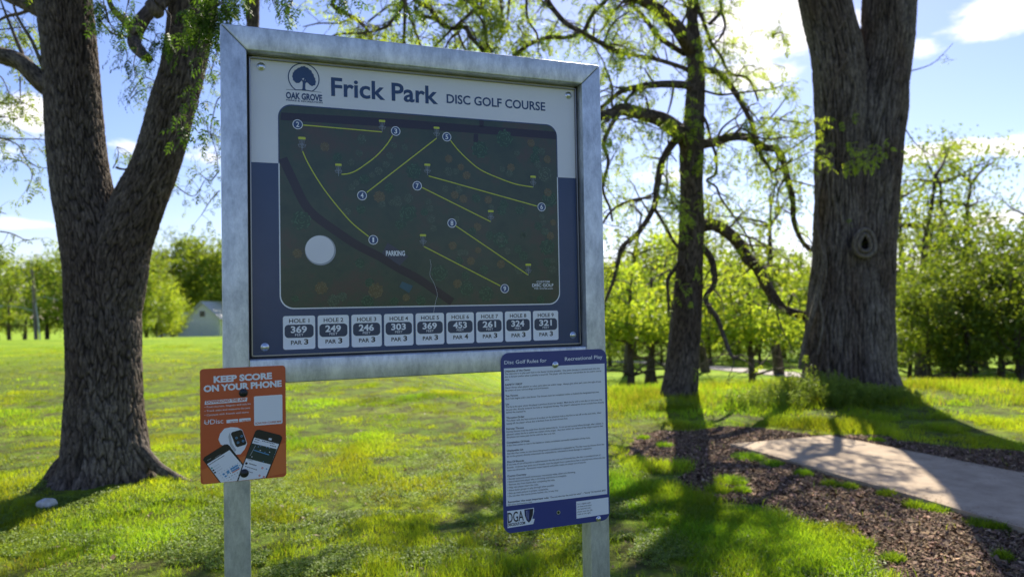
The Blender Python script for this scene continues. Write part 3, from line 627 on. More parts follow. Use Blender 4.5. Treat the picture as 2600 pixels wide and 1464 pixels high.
# ------------------------------------------------------------------ rules plate
z8=lambda X_,Y_:(1250+.3379*X_,870+.3379*Y_)
rs=empty('rules_plate',tuple(SP(1.0,-.2,-.004)),0,'tall blue and white rules plate with rounded corners on the right post','sign')
qr=lambda X_,Y_,o=OF:uv(*z8(X_,Y_),o)
c4=[qr(62,79),qr(855,41),qr(885,1328),qr(88,1432)]
u0=(c4[0][0]+c4[3][0])/2; u1=(c4[1][0]+c4[2][0])/2; v1=(c4[0][1]+c4[1][1])/2; v0=(c4[2][1]+c4[3][1])/2
RB=mat('rules_blue',(.040,.055,.235),.33,0,.5); RW=mat('rules_white',(.80,.84,.92),.4); RBk=mat('rules_black',(.02,.02,.035),.4); RMar=mat('rules_maroon',(.02,.012,.03),.4)
# corners as measured keep the slight skew of the hung plate
du=(c4[3][0]-c4[0][0]); sk=lambda p:(p[0]+du*0,p[1])
mb=MB(); prism(mb,rrect(u0,v0,u1,v1,.030,10),OF,OF+.002); mb.build('plate',RB,rs)
mb=MB()
w4=[qr(84,196),qr(838,150),qr(868,1130),qr(108,1228)]
wu0=(w4[0][0]+w4[3][0])/2; wu1=(w4[1][0]+w4[2][0])/2; wv1=(w4[0][1]+w4[1][1])/2; wv0=(w4[2][1]+w4[3][1])/2
flat(mb,[(wu0,wv0),(wu1,wv0),(wu1,wv1),(wu0,wv1)],OF-E_,0)
g4=[qr(630,1192),qr(872,1158),qr(876,1285),qr(634,1318)]; flat(mb,[(g4[0][0],g4[3][1]),(g4[1][0],g4[3][1]+.002),(g4[1][0],g4[0][1]+.002),(g4[0][0],g4[0][1]+.001)],OF-E_,0)
# logo
flat(mb,[qr(*p) for p in [(112,1262),(225,1248),(312,1236),(314,1262),(300,1318),(318,1320),(308,1358),(114,1390)]],OF-E_,0)
sh=[(240,1250),(308,1242),(304,1290),(290,1330),(275,1348),(258,1332),(244,1295)]
flat(mb,[qr(*p) for p in sh],OF-2*E_,2); flat(mb,[qr(*p) for p in [(248,1256),(280,1252),(276,1340),(262,1326),(250,1292)]],OF-3*E_,1)
for x_ in (256,266): strip(mb,[qr(x_,1258),qr(x_+4,1322)],.0006,OF-3.5*E_,0)
mb.build('printed_panel',[RW,RB,RBk],rs)
mb=MB()
def pr(s,a,b_,cap,mi=1,bold=0,k=2.5): putpx(mb,s,z8(*a),z8(*b_),cap*.3379,OF-k*E_,mi,bold,OF)
pr('Disc Golf Rules for',(90,160),(407,143),26,0,.012); pr('Recreational Play',(545,134),(827,116),26,0,.012)
RL=[('Objective of the Game:',93,220,286,207,1),
('The objective is to play each hole in the fewest strokes possible.  One point (stroke) is counted each time the',93,239,806,196,0),
('disc is thrown and/or when a penalty is incurred. The player with the lowest total strokes for the entire course',94,261,818,215,0),('wins.',94,282,128,280,0),
('SAFETY FIRST',96,322,226,313,1),('Never throw when players or other park users are within range.  Always give other park users the right of way.',97,343,819,294,0),('Be aware of your surroundings and environment.',98,363,424,341,0),
('Tee Throws',99,405,193,398,1),('Each hole begins with a tee throw. Tee throws must be completed within or behind the designated tee area.',100,425,803,372,0),
('Lie',101,467,125,465,1),("The lie is the spot where the player's previous throw has landed.  Mark the lie with a mini disc or turn over the",101,487,823,430,0),("thrown disc, directly towards the hole or designated fairway. The player's subsequent throw is made from directly",102,508,838,450,0),('behind the marked lie.',103,528,252,517,0),
('Throwing Order',105,570,241,558,1),('The player with the least amount of strokes on the previous hole is the first to tee off on the next hole.  After',105,590,819,528,0),('teeing off, the player whose disc is farthest from the hole throws first.',106,612,566,571,0),
('Fairway Throws',106,652,236,641,1),('Fairway throws must be made from directly behind the lie.  A run-up and normal follow-through, after release, is',107,673,833,607,0),('allowed, unless the lie is within ten meters of the target.  Any shot within ten meters of the target requires that',107,694,831,627,0),('the player not move past the lie until the disc is at rest.',108,714,474,682,0),
('Completion Of Hole',108,755,279,740,1),('A disc that comes to rest in the basket or chains constitutes successful completion of that hole.',108,776,735,716,0),
('Unplayable Lie',109,816,232,804,1),('Any disc that comes to rest above the ground is considered an unplayable lie. The disc must be thrown from the',110,837,840,765,0),('lie on the ground, directly underneath the unplayable lie, relocated to avoid damage to vegetation.',110,858,748,794,0),
('Out Of Bounds',111,900,238,888,1),('If any area of out of bounds is visible between the disc and out of bounds line, the disc is considered out of',111,920,812,845,0),('bounds.  A throw that lands out of bounds, must be played from a point three feet in bounds from where the disc',111,942,849,864,0),('went out of bounds.  Permanent water hazards and public roads are always out of bounds.',112,963,704,899,0),
('Course Courtesy',113,1006,255,991,1),('• Remain quiet and avoid unnecessary movements while others are throwing.',113,1028,625,973,0),('• Stand behind the player who is throwing until throw is complete.',113,1049,557,1000,0),('• Remove disc from basket after completing the hole.',114,1070,470,1032,0),('• Help new players learn the rules.',114,1092,347,1066,0),('• Allow faster groups to play through when possible.',114,1114,466,1073,0),('• Pick up trash and put in proper receptacles.',115,1136,421,1100,0),('• Do not alter the course (trees, bushes, etc.) in any way.',115,1157,496,1110,0),
('Remember the most important rule:',117,1201,424,1166,1),('"The one who has the most fun wins!"  - "Steady" Ed Headrick #001',432,1166,850,1110,0),('2021 © Disc Golf Association, DGA',117,1219,298,1198,2)]
for s,x0,y0,x1,y1,bd in RL: pr(s,(x0,y0),(x1,y1),13.5 if bd==1 else (9 if bd==2 else 12.5),1,.02 if bd==1 else .004)
for i,s in enumerate(['For a digital copy','of these and other','recreational rules,','please scan the QR','code to the right.']): pr(s,(640,1215+i*19),(640+[98,106,102,112,100][i],1203+i*19-2),11,1,0)
pr('DGA',(117,1350),(236,1330),74,1,.01,3); pr('DISCGOLF.COM',(116,1376),(246,1358),20,1,.03,3)
mb.build('lettering',[RW,RBk],rs)
for X_,Y_,r_ in ((472,163,.0085),(796,1318,.0072)): cu_,cv_=qr(X_,Y_); bolt(cu_,cv_,OF-.0012,r_,rs,hh=.007)
cu_,cv_=qr(497,1272); mb=MB(); ringv=circ(cu_,cv_,.0058,24); strip(mb,ringv+[ringv[0]],.0022,OF-E_,0); flat(mb,circ(cu_,cv_,.0050,24),OF-.6*E_,1); mb.build('screw_hole',[bolt_m,mat('hole_dark',(.03,.05,.015),.9)],rs)
# ================================================================== trees
def resample(P,rad,step):
    P=np.asarray(P,float); rad=np.asarray(rad,float); n_=len(P)
    seg=np.linalg.norm(np.diff(P,axis=0),axis=1); cum=np.concatenate([[0],np.cumsum(seg)])
    m=max(int(cum[-1]/step)+1,4); s=np.linspace(0,cum[-1],m); i=np.clip(np.searchsorted(cum,s,side='right')-1,0,n_-2); f=((s-cum[i])/np.maximum(seg[i],1e-9))[:,None]
    p0=P[np.maximum(i-1,0)];p1=P[i];p2=P[i+1];p3=P[np.minimum(i+2,n_-1)]
    C=.5*((2*p1)+(-p0+p2)*f+(2*p0-5*p1+4*p2-p3)*f**2+(-p0+3*p1-3*p2+p3)*f**3)
    r0=rad[np.maximum(i-1,0)];r1=rad[i];r2=rad[i+1];r3=rad[np.minimum(i+2,n_-1)]; f=f[:,0]
    r=.5*((2*r1)+(-r0+r2)*f+(2*r0-5*r1+4*r2-r3)*f**2+(-r0+3*r1-3*r2+r3)*f**3)
    return C,np.maximum(r,.001),s
class Geo:
    def __init__(s): s.V=[];s.Q=[];s.T=[];s.C=[];s.n=0
    def add(s,V,Q=None,T=None,C=None):
        V=np.asarray(V,float).reshape(-1,3); s.V.append(V)
        if Q is not None and len(Q): s.Q.append(np.asarray(Q)+s.n)
        if T is not None and len(T): s.T.append(np.asarray(T)+s.n)
        s.C.append(np.ones((len(V),3)) if C is None else np.broadcast_to(C,(len(V),3))); s.n+=len(V)
    def obj(s,name,m,parent=None,loc=None,smooth=True):
        return mesh_np(name,np.concatenate(s.V),np.concatenate(s.Q) if s.Q else None,np.concatenate(s.T) if s.T else None,m,parent,np.concatenate(s.C),smooth,loc)
def tube_geo(g_,P,rad,step=.06,k=8,bark=None,seed=0,wob=0,flare=None):
    C,r,s=resample(P,rad,step); n_=len(C)
    T=np.gradient(C,axis=0); T/=np.linalg.norm(T,axis=1)[:,None]+1e-12
    ref=np.array([.0,-1.,0]) if abs(T[0][1])<.9 else np.array([1.,0,0])   # seam faces away from the camera side
    A=np.cross(T,ref); 
    # keep frame steady
    bad=np.linalg.norm(A,axis=1)<.2
    A[bad]=np.cross(T[bad],np.array([.3,.2,1.])); A/=np.linalg.norm(A,axis=1)[:,None]; B=np.cross(T,A)
    th=np.arange(k)*2*np.pi/k
    TH,SS=np.meshgrid(th,s); RR=np.repeat(r[:,None],k,1)
    if wob: 
        RR=RR*(1+wob*(vnoise(np.cos(TH)*1.3+seed*7+5,SS*2+np.sin(TH)*1.3,seed)-.5)*2)
    if flare is not None: RR=RR*(1+flare(SS,TH))
    tint=np.ones((n_,k))
    if bark:
        cw,cl,dep,tw=bark          # crack cell width, length, depth
        u_=TH*float(np.median(r))
        nc=max(3,round(2*np.pi*float(np.median(r))/cw)); uu=TH/(2*np.pi)*nc
        vv=SS/cl+.35*np.sin(uu*2.1)
        wx=uu+.5*(fbm(uu*.8+3,vv*1.5,2,seed)-.5)*2; wy=vv+.3*(fbm(uu*.9+8,vv*.9,2,seed+3)-.5)*2
        # periodic in u
        blend=sst(nc-1.5,nc,uu)
        def wl(a,b_): f1,f2=worley(a,b_,seed); return f2-f1,f1
        e,f1=wl(wx,wy); e2,f12=wl(wx-nc,wy); e=e*(1-blend)+e2*blend
        plate=sst(.0,.22,e)
        fi=fbm(uu*3.1,SS/cl*5,3,seed+9)
        g1_,g2_=worley(uu*.9+31+.3*np.sin(SS*9),SS/(cl*.36)+uu*.4,seed+20); cross=sst(.0,.16,g2_-g1_)
        d=dep*(plate-1)+dep*.45*(fi-.5)+dep*.38*(cross-1)*plate
        RR=RR+d*np.clip(RR/.08,0,1)
        tint=(.30+.72*plate)*(.72+.30*cross); tint=tint*(.55+.9*fi)
    pos=C[:,None,:]+RR[...,None]*(np.cos(TH)[...,None]*A[:,None,:]+np.sin(TH)[...,None]*B[:,None,:])
    I=np.arange(n_*k).reshape(n_,k); J=np.roll(I,-1,axis=1)
    Q=np.stack([I[:-1].ravel(),J[:-1].ravel(),J[1:].ravel(),I[1:].ravel()],1)
    g_.add(pos,Q,C=np.repeat(tint.reshape(-1,1),3,1))
    return C,r
def wander(p,d,Ln,r0,r1,rng,n_=7,curl=.35,droop=0.,up=0.):
    P=[np.array(p,float)]; d=np.array(d,float); d/=np.linalg.norm(d)
    for i in range(n_):
        d=d+rng.normal(0,curl,3)*.6; d[2]+=up-droop*(i/n_); d/=np.linalg.norm(d)
        P.append(P[-1]+d*Ln/n_)
    return np.array(P),np.linspace(r0,r1,n_+1),d
def rand_dirs(n_,rng,flat=1.0):
    v=rng.normal(0,1,(n_,3)); v[:,2]*=flat; return v/np.linalg.norm(v,axis=1)[:,None]
# a compound leaf (pinnate leaflets) in local space: x along the stem
def leaf_template(nl=9,Ln=.20,wd=.022,ll=.075,rng=None,droop=.06,quadonly=True):
    V=[];Q=[]
    k=(nl-1)//2
    def lf(p,d,l_,w_):
        d=np.array(d)/np.linalg.norm(d); side=np.cross(d,[0,0,1.]); side/=np.linalg.norm(side)+1e-9
        b_=len(V); dz=np.array([0,0,-.012])
        V.extend([p,p+d*l_*.45+side*w_/2+dz*.3,p+d*l_+dz*1.8,p+d*l_*.45-side*w_/2+dz*.3]); Q.append((b_,b_+1,b_+2,b_+3))
    for i in range(k):
        f=.25+.7*i/max(k-1,1); p=np.array([Ln*f,0,-droop*f*f])
        for s_ in(-1,1): lf(p,(.55,s_,-.18),ll*(1-.25*abs(f-.55)),wd)
    lf(np.array([Ln,0,-droop]),(1,0,-.4),ll,wd)
    b_=len(V); V.extend([np.array([0,-.0015,0]),np.array([0,.0015,0]),np.array([Ln,.0012,-droop]),np.array([Ln,-.0012,-droop])]); Q.append((b_,b_+1,b_+2,b_+3))
    return np.array(V),np.array(Q)
def catkin_template(Ln=.09,n_=16):
    V=[];Q=[]; rg=np.random.default_rng(4)
    for i in range(n_):
        z=-Ln*i/n_; a_=rg.uniform(0,6.28); d=np.array([math.cos(a_),math.sin(a_),-.4])*.0065; s_=np.array([-math.sin(a_),math.cos(a_),0])*.0035
        c_=np.array([.006*math.sin(i*.5),0,z]); b_=len(V); V.extend([c_-s_,c_+s_,c_+d+s_*.6,c_+d-s_*.6]); Q.append((b_,b_+1,b_+2,b_+3))
    return np.array(V),np.array(Q)
def scatter_template(g_,tV,tQ,pos,xdir,scale,col,roll=None,rng=RNG):
    """copies of a template, x axis along xdir"""
    n_=len(pos); X_=xdir/np.linalg.norm(xdir,axis=1)[:,None]
    up=np.tile([0,0,1.],(n_,1))+rng.normal(0,.35,(n_,3)); Y_=np.cross(up,X_); Y_/=np.linalg.norm(Y_,axis=1)[:,None]+1e-9; Z_=np.cross(X_,Y_)
    Rm=np.stack([X_,Y_,Z_],2)*np.asarray(scale).reshape(-1,1,1)
    P=np.einsum('nij,kj->nki',Rm,tV)+pos[:,None,:]
    k=len(tV); Q=(tQ[None]+(np.arange(n_)*k)[:,None,None]).reshape(-1,4)
    g_.add(P.reshape(-1,3),Q,C=np.repeat(col,k,0))
def leafcols(n_,rng,spread=.25,yel=.25):
    b_=rng.uniform(1-spread,1+spread,(n_,1)); y=rng.uniform(0,yel,(n_,1))
    return b_*np.concatenate([1+y,1+y*.25,1-y*.5],1)
LT9=leaf_template(9,.17,.020,.062); LT7=leaf_template(7,.12,.022,.055,droop=.03); CK=catkin_template()
def dress(gw,gl,limbs,rng,leaf_r=1.0,dens=1.0,k=5,tw_len=(.5,1.2),droop=.25,keep=None,sub=3,lt=LT7,leafn=3,ctr=1.0,mult=1):
    """twigs and leaf sprays along traced limbs: limbs = list of (points, radii)"""
    tips=[];tdir=[]
    for P,r in limbs:
        Ls=np.linalg.norm(np.diff(P,axis=0),axis=1); tot=Ls.sum(); m=int(tot*dens*4.0)+1
        for j in range(m):
            f=rng.uniform(.12,1); i=min(int(f*(len(P)-1)),len(P)-2); p=P[i]+(P[i+1]-P[i])*rng.random(); rr=r[i]
            t_=P[i+1]-P[i]; t_/=np.linalg.norm(t_)+1e-9; d=rand_dirs(1,rng)[0]+t_*.7; d[2]+=.1
            Ln=rng.uniform(*tw_len)*(.6+min(rr*12,.9)); r0=min(max(rr*.35,.004),.022)
            Q_,q_,dd=wander(p,d,Ln,r0,.002,rng,6,.42,droop); tube_geo(gw,Q_,q_,step=.10,k=4)
            for b_ in range(sub):
                ii=rng.integers(2,len(Q_)); d2=rand_dirs(1,rng)[0]+.5*dd
                S_,s_,d3=wander(Q_[ii],d2,Ln*.45,.004,.0015,rng,4,.4,droop); tube_geo(gw,S_,s_,step=.10,k=3)
                tips.append(S_[-1]);tdir.append(d3); tips.append(S_[2]);tdir.append(d3)
            tips.append(Q_[-1]);tdir.append(dd)
    tips=np.array(tips);tdir=np.array(tdir)
    if keep is not None: kk=keep(tips); tips=tips[kk];tdir=tdir[kk]
    n_=len(tips)*leafn; base=np.repeat(tips,leafn,0); dr=np.repeat(tdir,leafn,0)*.5+rand_dirs(n_,rng); dr[:,2]-=.35
    sc_=rng.uniform(.6,1.25,n_)*leaf_r
    scatter_template(gl,lt[0],lt[1],base,dr,sc_,leafcols(n_,rng),rng=rng)
    return tips
def traced(pts,depths=None,d=10,w=None):
    """pts: (x,y[,width]) picture measurements of a limb, turned into world points at its distance with real thickness"""
    P=[];Rr=[]
    for i,p in enumerate(pts):
        dd=d if depths is None else np.interp(i,np.linspace(0,len(pts)-1,len(depths)),depths)
        P.append(Wp(p[0],p[1],dd)); Rr.append(p[2]/2/F*dd*.96/math.hypot(1,(p[0]-1300)/F))
    return np.array(P),np.array(Rr)
def tw(a,b,n_): return np.linspace(a,b,n_)
def wpts(pts,w0,w1): n_=len(pts); return [(p[0],p[1],w0+(w1-w0)*i/(n_-1)) for i,p in enumerate(pts)]
# ---------------------------------------------------------------- left oak (forked)
rng=np.random.default_rng(11)
tl=empty('oak_tree',(float(LT[0]),float(LT[1]),float(height(LT[0],LT[1]))),0,'large dark-barked forked tree rising left of the map sign','tree')
g1=Geo()
D=6.35
P_,r_=traced([(268,1330,330),(268,1275,318),(271,1235,292),(273,1205,268),(272,1165,246),(268,1110,232),(265,1050,220),(264,980,212),(264,900,208),(264,800,206),(256,720,202),(246,650,194),(228,560,180),(208,470,168),(192,345,160),(180,172,152),(163,0,156),(150,-170,140),(160,-400,120),(120,-700,90),(60,-1000,60),(40,-1300,30)],d=D)
zb=P_[0][2]
def fl(SS,TH): 
    t_=np.clip(1-(SS-.25)/.75,0,1); return t_**2*(.16*np.cos(3*TH+.4)+.10*np.cos(5*TH+1.3)+.05*np.cos(9*TH))
tube_geo(g1,P_,r_,step=.014,k=300,bark=(.029,.17,.022,0),seed=1,wob=.035,flare=fl)
P2,r2=traced([(268,860,150),(280,780,172),(297,700,172),(312,620,165),(350,520,148),(390,430,132),(417,345,129),(440,260,128),(464,172,122),(492,0,128),(512,-150,120),(560,-380,100),(680,-650,70),(760,-900,45),(850,-1150,22)],d=D)
tube_geo(g1,P2,r2,step=.016,k=210,bark=(.029,.17,.022,0),seed=2,wob=.03)
# roots
for pts in ([(215,1110,60),(160,1185,60),(120,1235,52),(70,1270,40),(15,1300,30),(-60,1325,14)],[(300,1010,36),(352,1110,36),(402,1186,32),(455,1216,24),(512,1234,15),(560,1246,7)],[(315,1150,60),(335,1225,46),(350,1270,16)],[(240,1160,60),(222,1250,46),(200,1300,18)]):
    a,b_=traced(pts,d=D-.05); 
    for i in range(len(a)): a[i][2]=min(a[i][2],float(height(a[i][0],a[i][1]))+.25)
    tube_geo(g1,a,b_,step=.02,k=40,bark=(.03,.07,.010,0),seed=5,wob=.1)
limbsL=[]
for pts,dp in ([[(150,235,80),(105,208,62),(52,158,56),(0,140,56),(-90,105,50),(-300,40,40),(-560,-100,26)],[6.35,6.2,5.8]],
            [[(170,60,90),(110,30,52),(60,5,46),(0,-22,42),(-160,-120,34),(-360,-260,24)],[6.35,6.5,7.2]],
            [[(505,-190,60),(460,-110,46),(425,-40,42),(410,8,40),(378,32,40),(348,75,44),(342,110,40),(360,135,34),(378,150,26)],[6.3,6.0,5.6]],
            [[(345,85,26),(318,55,22),(290,28,18),(277,0,14),(270,-60,9)],[5.62,5.5]],
            [[(510,-150,80),(585,-90,60),(635,-30,44),(641,30,38),(645,90,32),(665,150,26),(705,230,18),(720,300,10)],[6.4,6.6,6.6]],
            [[(150,-220,70),(330,-330,55),(560,-420,44),(800,-520,30),(1000,-560,18)],[6.3,5.4,4.2]],
            [[(560,-400,60),(800,-420,50),(1050,-450,40),(1300,-420,24)],[6.4,5.8,4.4]],
            [[(130,-420,60),(-100,-560,46),(-360,-640,30),(-600,-620,16)],[6.4,5.6,5.0]]):
    a,b_=traced(pts,depths=dp); tube_geo(g1,a,b_,step=.03,k=40 if b_[0]>.05 else 16,bark=(.03,.07,.008,0),seed=int(rng.integers(99)),wob=.06); limbsL.append((a,b_))
# broken limb end collar
a,b_=traced([(384,30,52),(396,22,60),(404,16,46)],d=5.75); tube_geo(g1,a,b_,step=.02,k=24,wob=.1,seed=4)
for pts in (wpts([(245,45),(262,62),(285,85),(318,92),(345,100)],5,9),wpts([(415,0),(425,40),(440,66),(460,72)],4,3),wpts([(295,340+85),(311,430),(324,428)],8,4)):
    a,b_=traced(pts,d=5.9); tube_geo(g1,a,b_,step=.05,k=6)
trunkL=g1.obj('trunk',M['bark_left'],tl)
gw,gl=Geo(),Geo(); rng=np.random.default_rng(21)
def crown_limbs(c,rad,n_,r0,rng,start,up=.25,ln=None):
    o=[]
    for i in range(n_):
        d=rand_dirs(1,rng,.6)[0]; d[2]=abs(d[2])*.8+up; tgt=np.array(c)+d*np.array(rad)*rng.uniform(.5,1.0)
        m=start+(tgt-start)*.5+rng.normal(0,.3,3); m2=start+(tgt-start)*.8+rng.normal(0,.35,3)
        o.append((np.array([start,m,m2,tgt]),np.array([r0,r0*.55,r0*.3,.008])))
    return o
top1=Wp(120,-700,D); top2=Wp(680,-650,D)
extra=crown_limbs(top1+np.array([-.3,0,1.0]),(3.0,3.2,2.2),7,.09,rng,top1)+crown_limbs(top2+np.array([.6,0,1.6]),(2.6,3.0,2.2),6,.09,rng,top2)
for a,b_ in extra: tube_geo(gw,a,b_,step=.12,k=8,wob=.05)
dress(gw,gl,extra,rng,dens=.38,tw_len=(.7,1.4),leafn=2,leaf_r=1.25)
dress(gw,gl,limbsL[:2],rng,dens=.8,tw_len=(.5,1.0),leafn=2,leaf_r=.9,keep=lambda p:p[:,2]>2.6)
dress(gw,gl,limbsL[5:],rng,dens=.6,tw_len=(.5,1.1),leafn=2,leaf_r=1.0,keep=lambda p:(p[:,2]>4.2))
# slender hanging boughs left of and behind the trunk, traced
def spray(gw,gl,pts,d,w0=5,w1=2,n_=14,lr=.8,sub=.35,rng=rng,cat=0,droop=.4):
    a,b_=traced(wpts(pts,w0,w1),d=d); a=a+rng.normal(0,.01,a.shape); tube_geo(gw,a,b_,step=.05,k=5)
    C_,_,_=resample(a,b_,.05); tips=[];dirs=[]
    for j in range(n_):
        f=rng.uniform(.15,1)**.7; p=C_[min(int(f*len(C_)),len(C_)-1)]
        Q_,q_,dd=wander(p,rand_dirs(1,rng)[0]*.8+np.array([0,0,-.1]),sub*rng.uniform(.5,1.1),.0028,.001,rng,4,.35,droop); tube_geo(gw,Q_,q_,step=.08,k=3); tips+= [Q_[-1],Q_[2]]; dirs+=[dd,dd]
    tips=np.array(tips);dirs=np.array(dirs); k=2; base=np.repeat(tips,k,0); m=len(base); dr=np.repeat(dirs,k,0)*.5+rand_dirs(m,rng); dr[:,2]-=.45
    scatter_template(gl,*LT7,base,dr,rng.uniform(.6,1.1,m)*lr,leafcols(m,rng),rng=rng)
    if cat:
        m=cat; base=tips[rng.integers(0,len(tips),m)]+rng.normal(0,.03,(m,3)); 
        dr=np.tile([1.,0,0],(m,1))+rng.normal(0,.3,(m,3)); dr[:,2]*=.15
        scatter_template(gl,*CK,base,dr,rng.uniform(.7,1.4,m),np.tile([.42,.5,.35],(m,1))*rng.uniform(.7,1.1,(m,1)),rng=rng)
for pts,n_ in (([(-60,345),(30,350),(110,352),(115,356)],9),([(-30,340),(40,365),(62,400),(100,420),(128,430)],9),([(10,400),(60,410),(80,440),(66,490)],6),([(-40,20),(20,30),(50,80),(70,120)],10),([(-30,80),(40,70),(90,70)],8),([(-40,100),(20,100),(60,100),(80,130)],9),([(-30,180),(10,200),(25,240)],8),([(-40,260),(20,262),(55,262),(92,275)],9),([(-30,290),(10,300),(48,302)],8),([(-60,585),(20,590),(60,607),(90,610)],6),([(-60,520),(0,540),(10,540)],4),([(55,200),(52,240),(55,262)],3)):
    spray(gw,gl,pts,6.9,5,2,n_,.72,.30,rng)
for pts,n_ in (([(560,180),(545,195),(523,215)],5),([(575,235),(555,255),(538,300),(533,340),(548,390),(556,430)],14),([(520,310),(530,335),(540,345),(560,350)],7),([(556,430),(530,460),(505,440),(470,470)],6),([(330,250),(360,195),(395,210)],5),([(330,250),(350,235),(385,218)],4),([(288,425),(300,400),(305,370)],5),([(560,480),(540,500),(515,545)],4),([(450,470),(490,500),(520,460)],4),([(560,120),(535,190),(560,200)],7),([(580,150),(565,300),(562,330)],8)):
    spray(gw,gl,pts,7.2,4,2,n_,.66,.26,rng)
folL=gl.obj('foliage',M['leaf_mid'],tl); gw.obj('twigs',M['bark_left'],tl)
# leafy hanging sprays close above the sign's top left corner, same tree
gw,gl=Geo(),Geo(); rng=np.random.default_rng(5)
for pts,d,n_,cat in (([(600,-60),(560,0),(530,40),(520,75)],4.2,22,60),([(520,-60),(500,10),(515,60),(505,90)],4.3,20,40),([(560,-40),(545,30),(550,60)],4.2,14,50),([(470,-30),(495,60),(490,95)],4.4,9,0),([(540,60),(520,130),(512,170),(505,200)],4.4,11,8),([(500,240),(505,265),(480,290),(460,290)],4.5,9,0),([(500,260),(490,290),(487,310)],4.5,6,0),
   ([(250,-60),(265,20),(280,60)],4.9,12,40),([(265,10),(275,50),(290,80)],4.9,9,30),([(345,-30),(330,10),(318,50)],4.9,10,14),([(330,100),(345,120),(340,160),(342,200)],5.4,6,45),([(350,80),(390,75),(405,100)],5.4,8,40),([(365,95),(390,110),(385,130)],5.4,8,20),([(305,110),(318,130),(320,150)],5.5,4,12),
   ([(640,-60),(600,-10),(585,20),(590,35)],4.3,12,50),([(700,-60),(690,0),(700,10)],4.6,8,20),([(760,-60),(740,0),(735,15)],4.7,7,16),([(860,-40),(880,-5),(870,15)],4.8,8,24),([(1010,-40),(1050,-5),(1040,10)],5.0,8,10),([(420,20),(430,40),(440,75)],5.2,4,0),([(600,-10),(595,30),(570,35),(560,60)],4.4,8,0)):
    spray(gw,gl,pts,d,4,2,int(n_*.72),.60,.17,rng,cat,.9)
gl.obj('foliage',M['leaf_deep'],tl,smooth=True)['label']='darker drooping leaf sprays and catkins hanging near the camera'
gw.obj('twigs',M['bark_left'],tl)
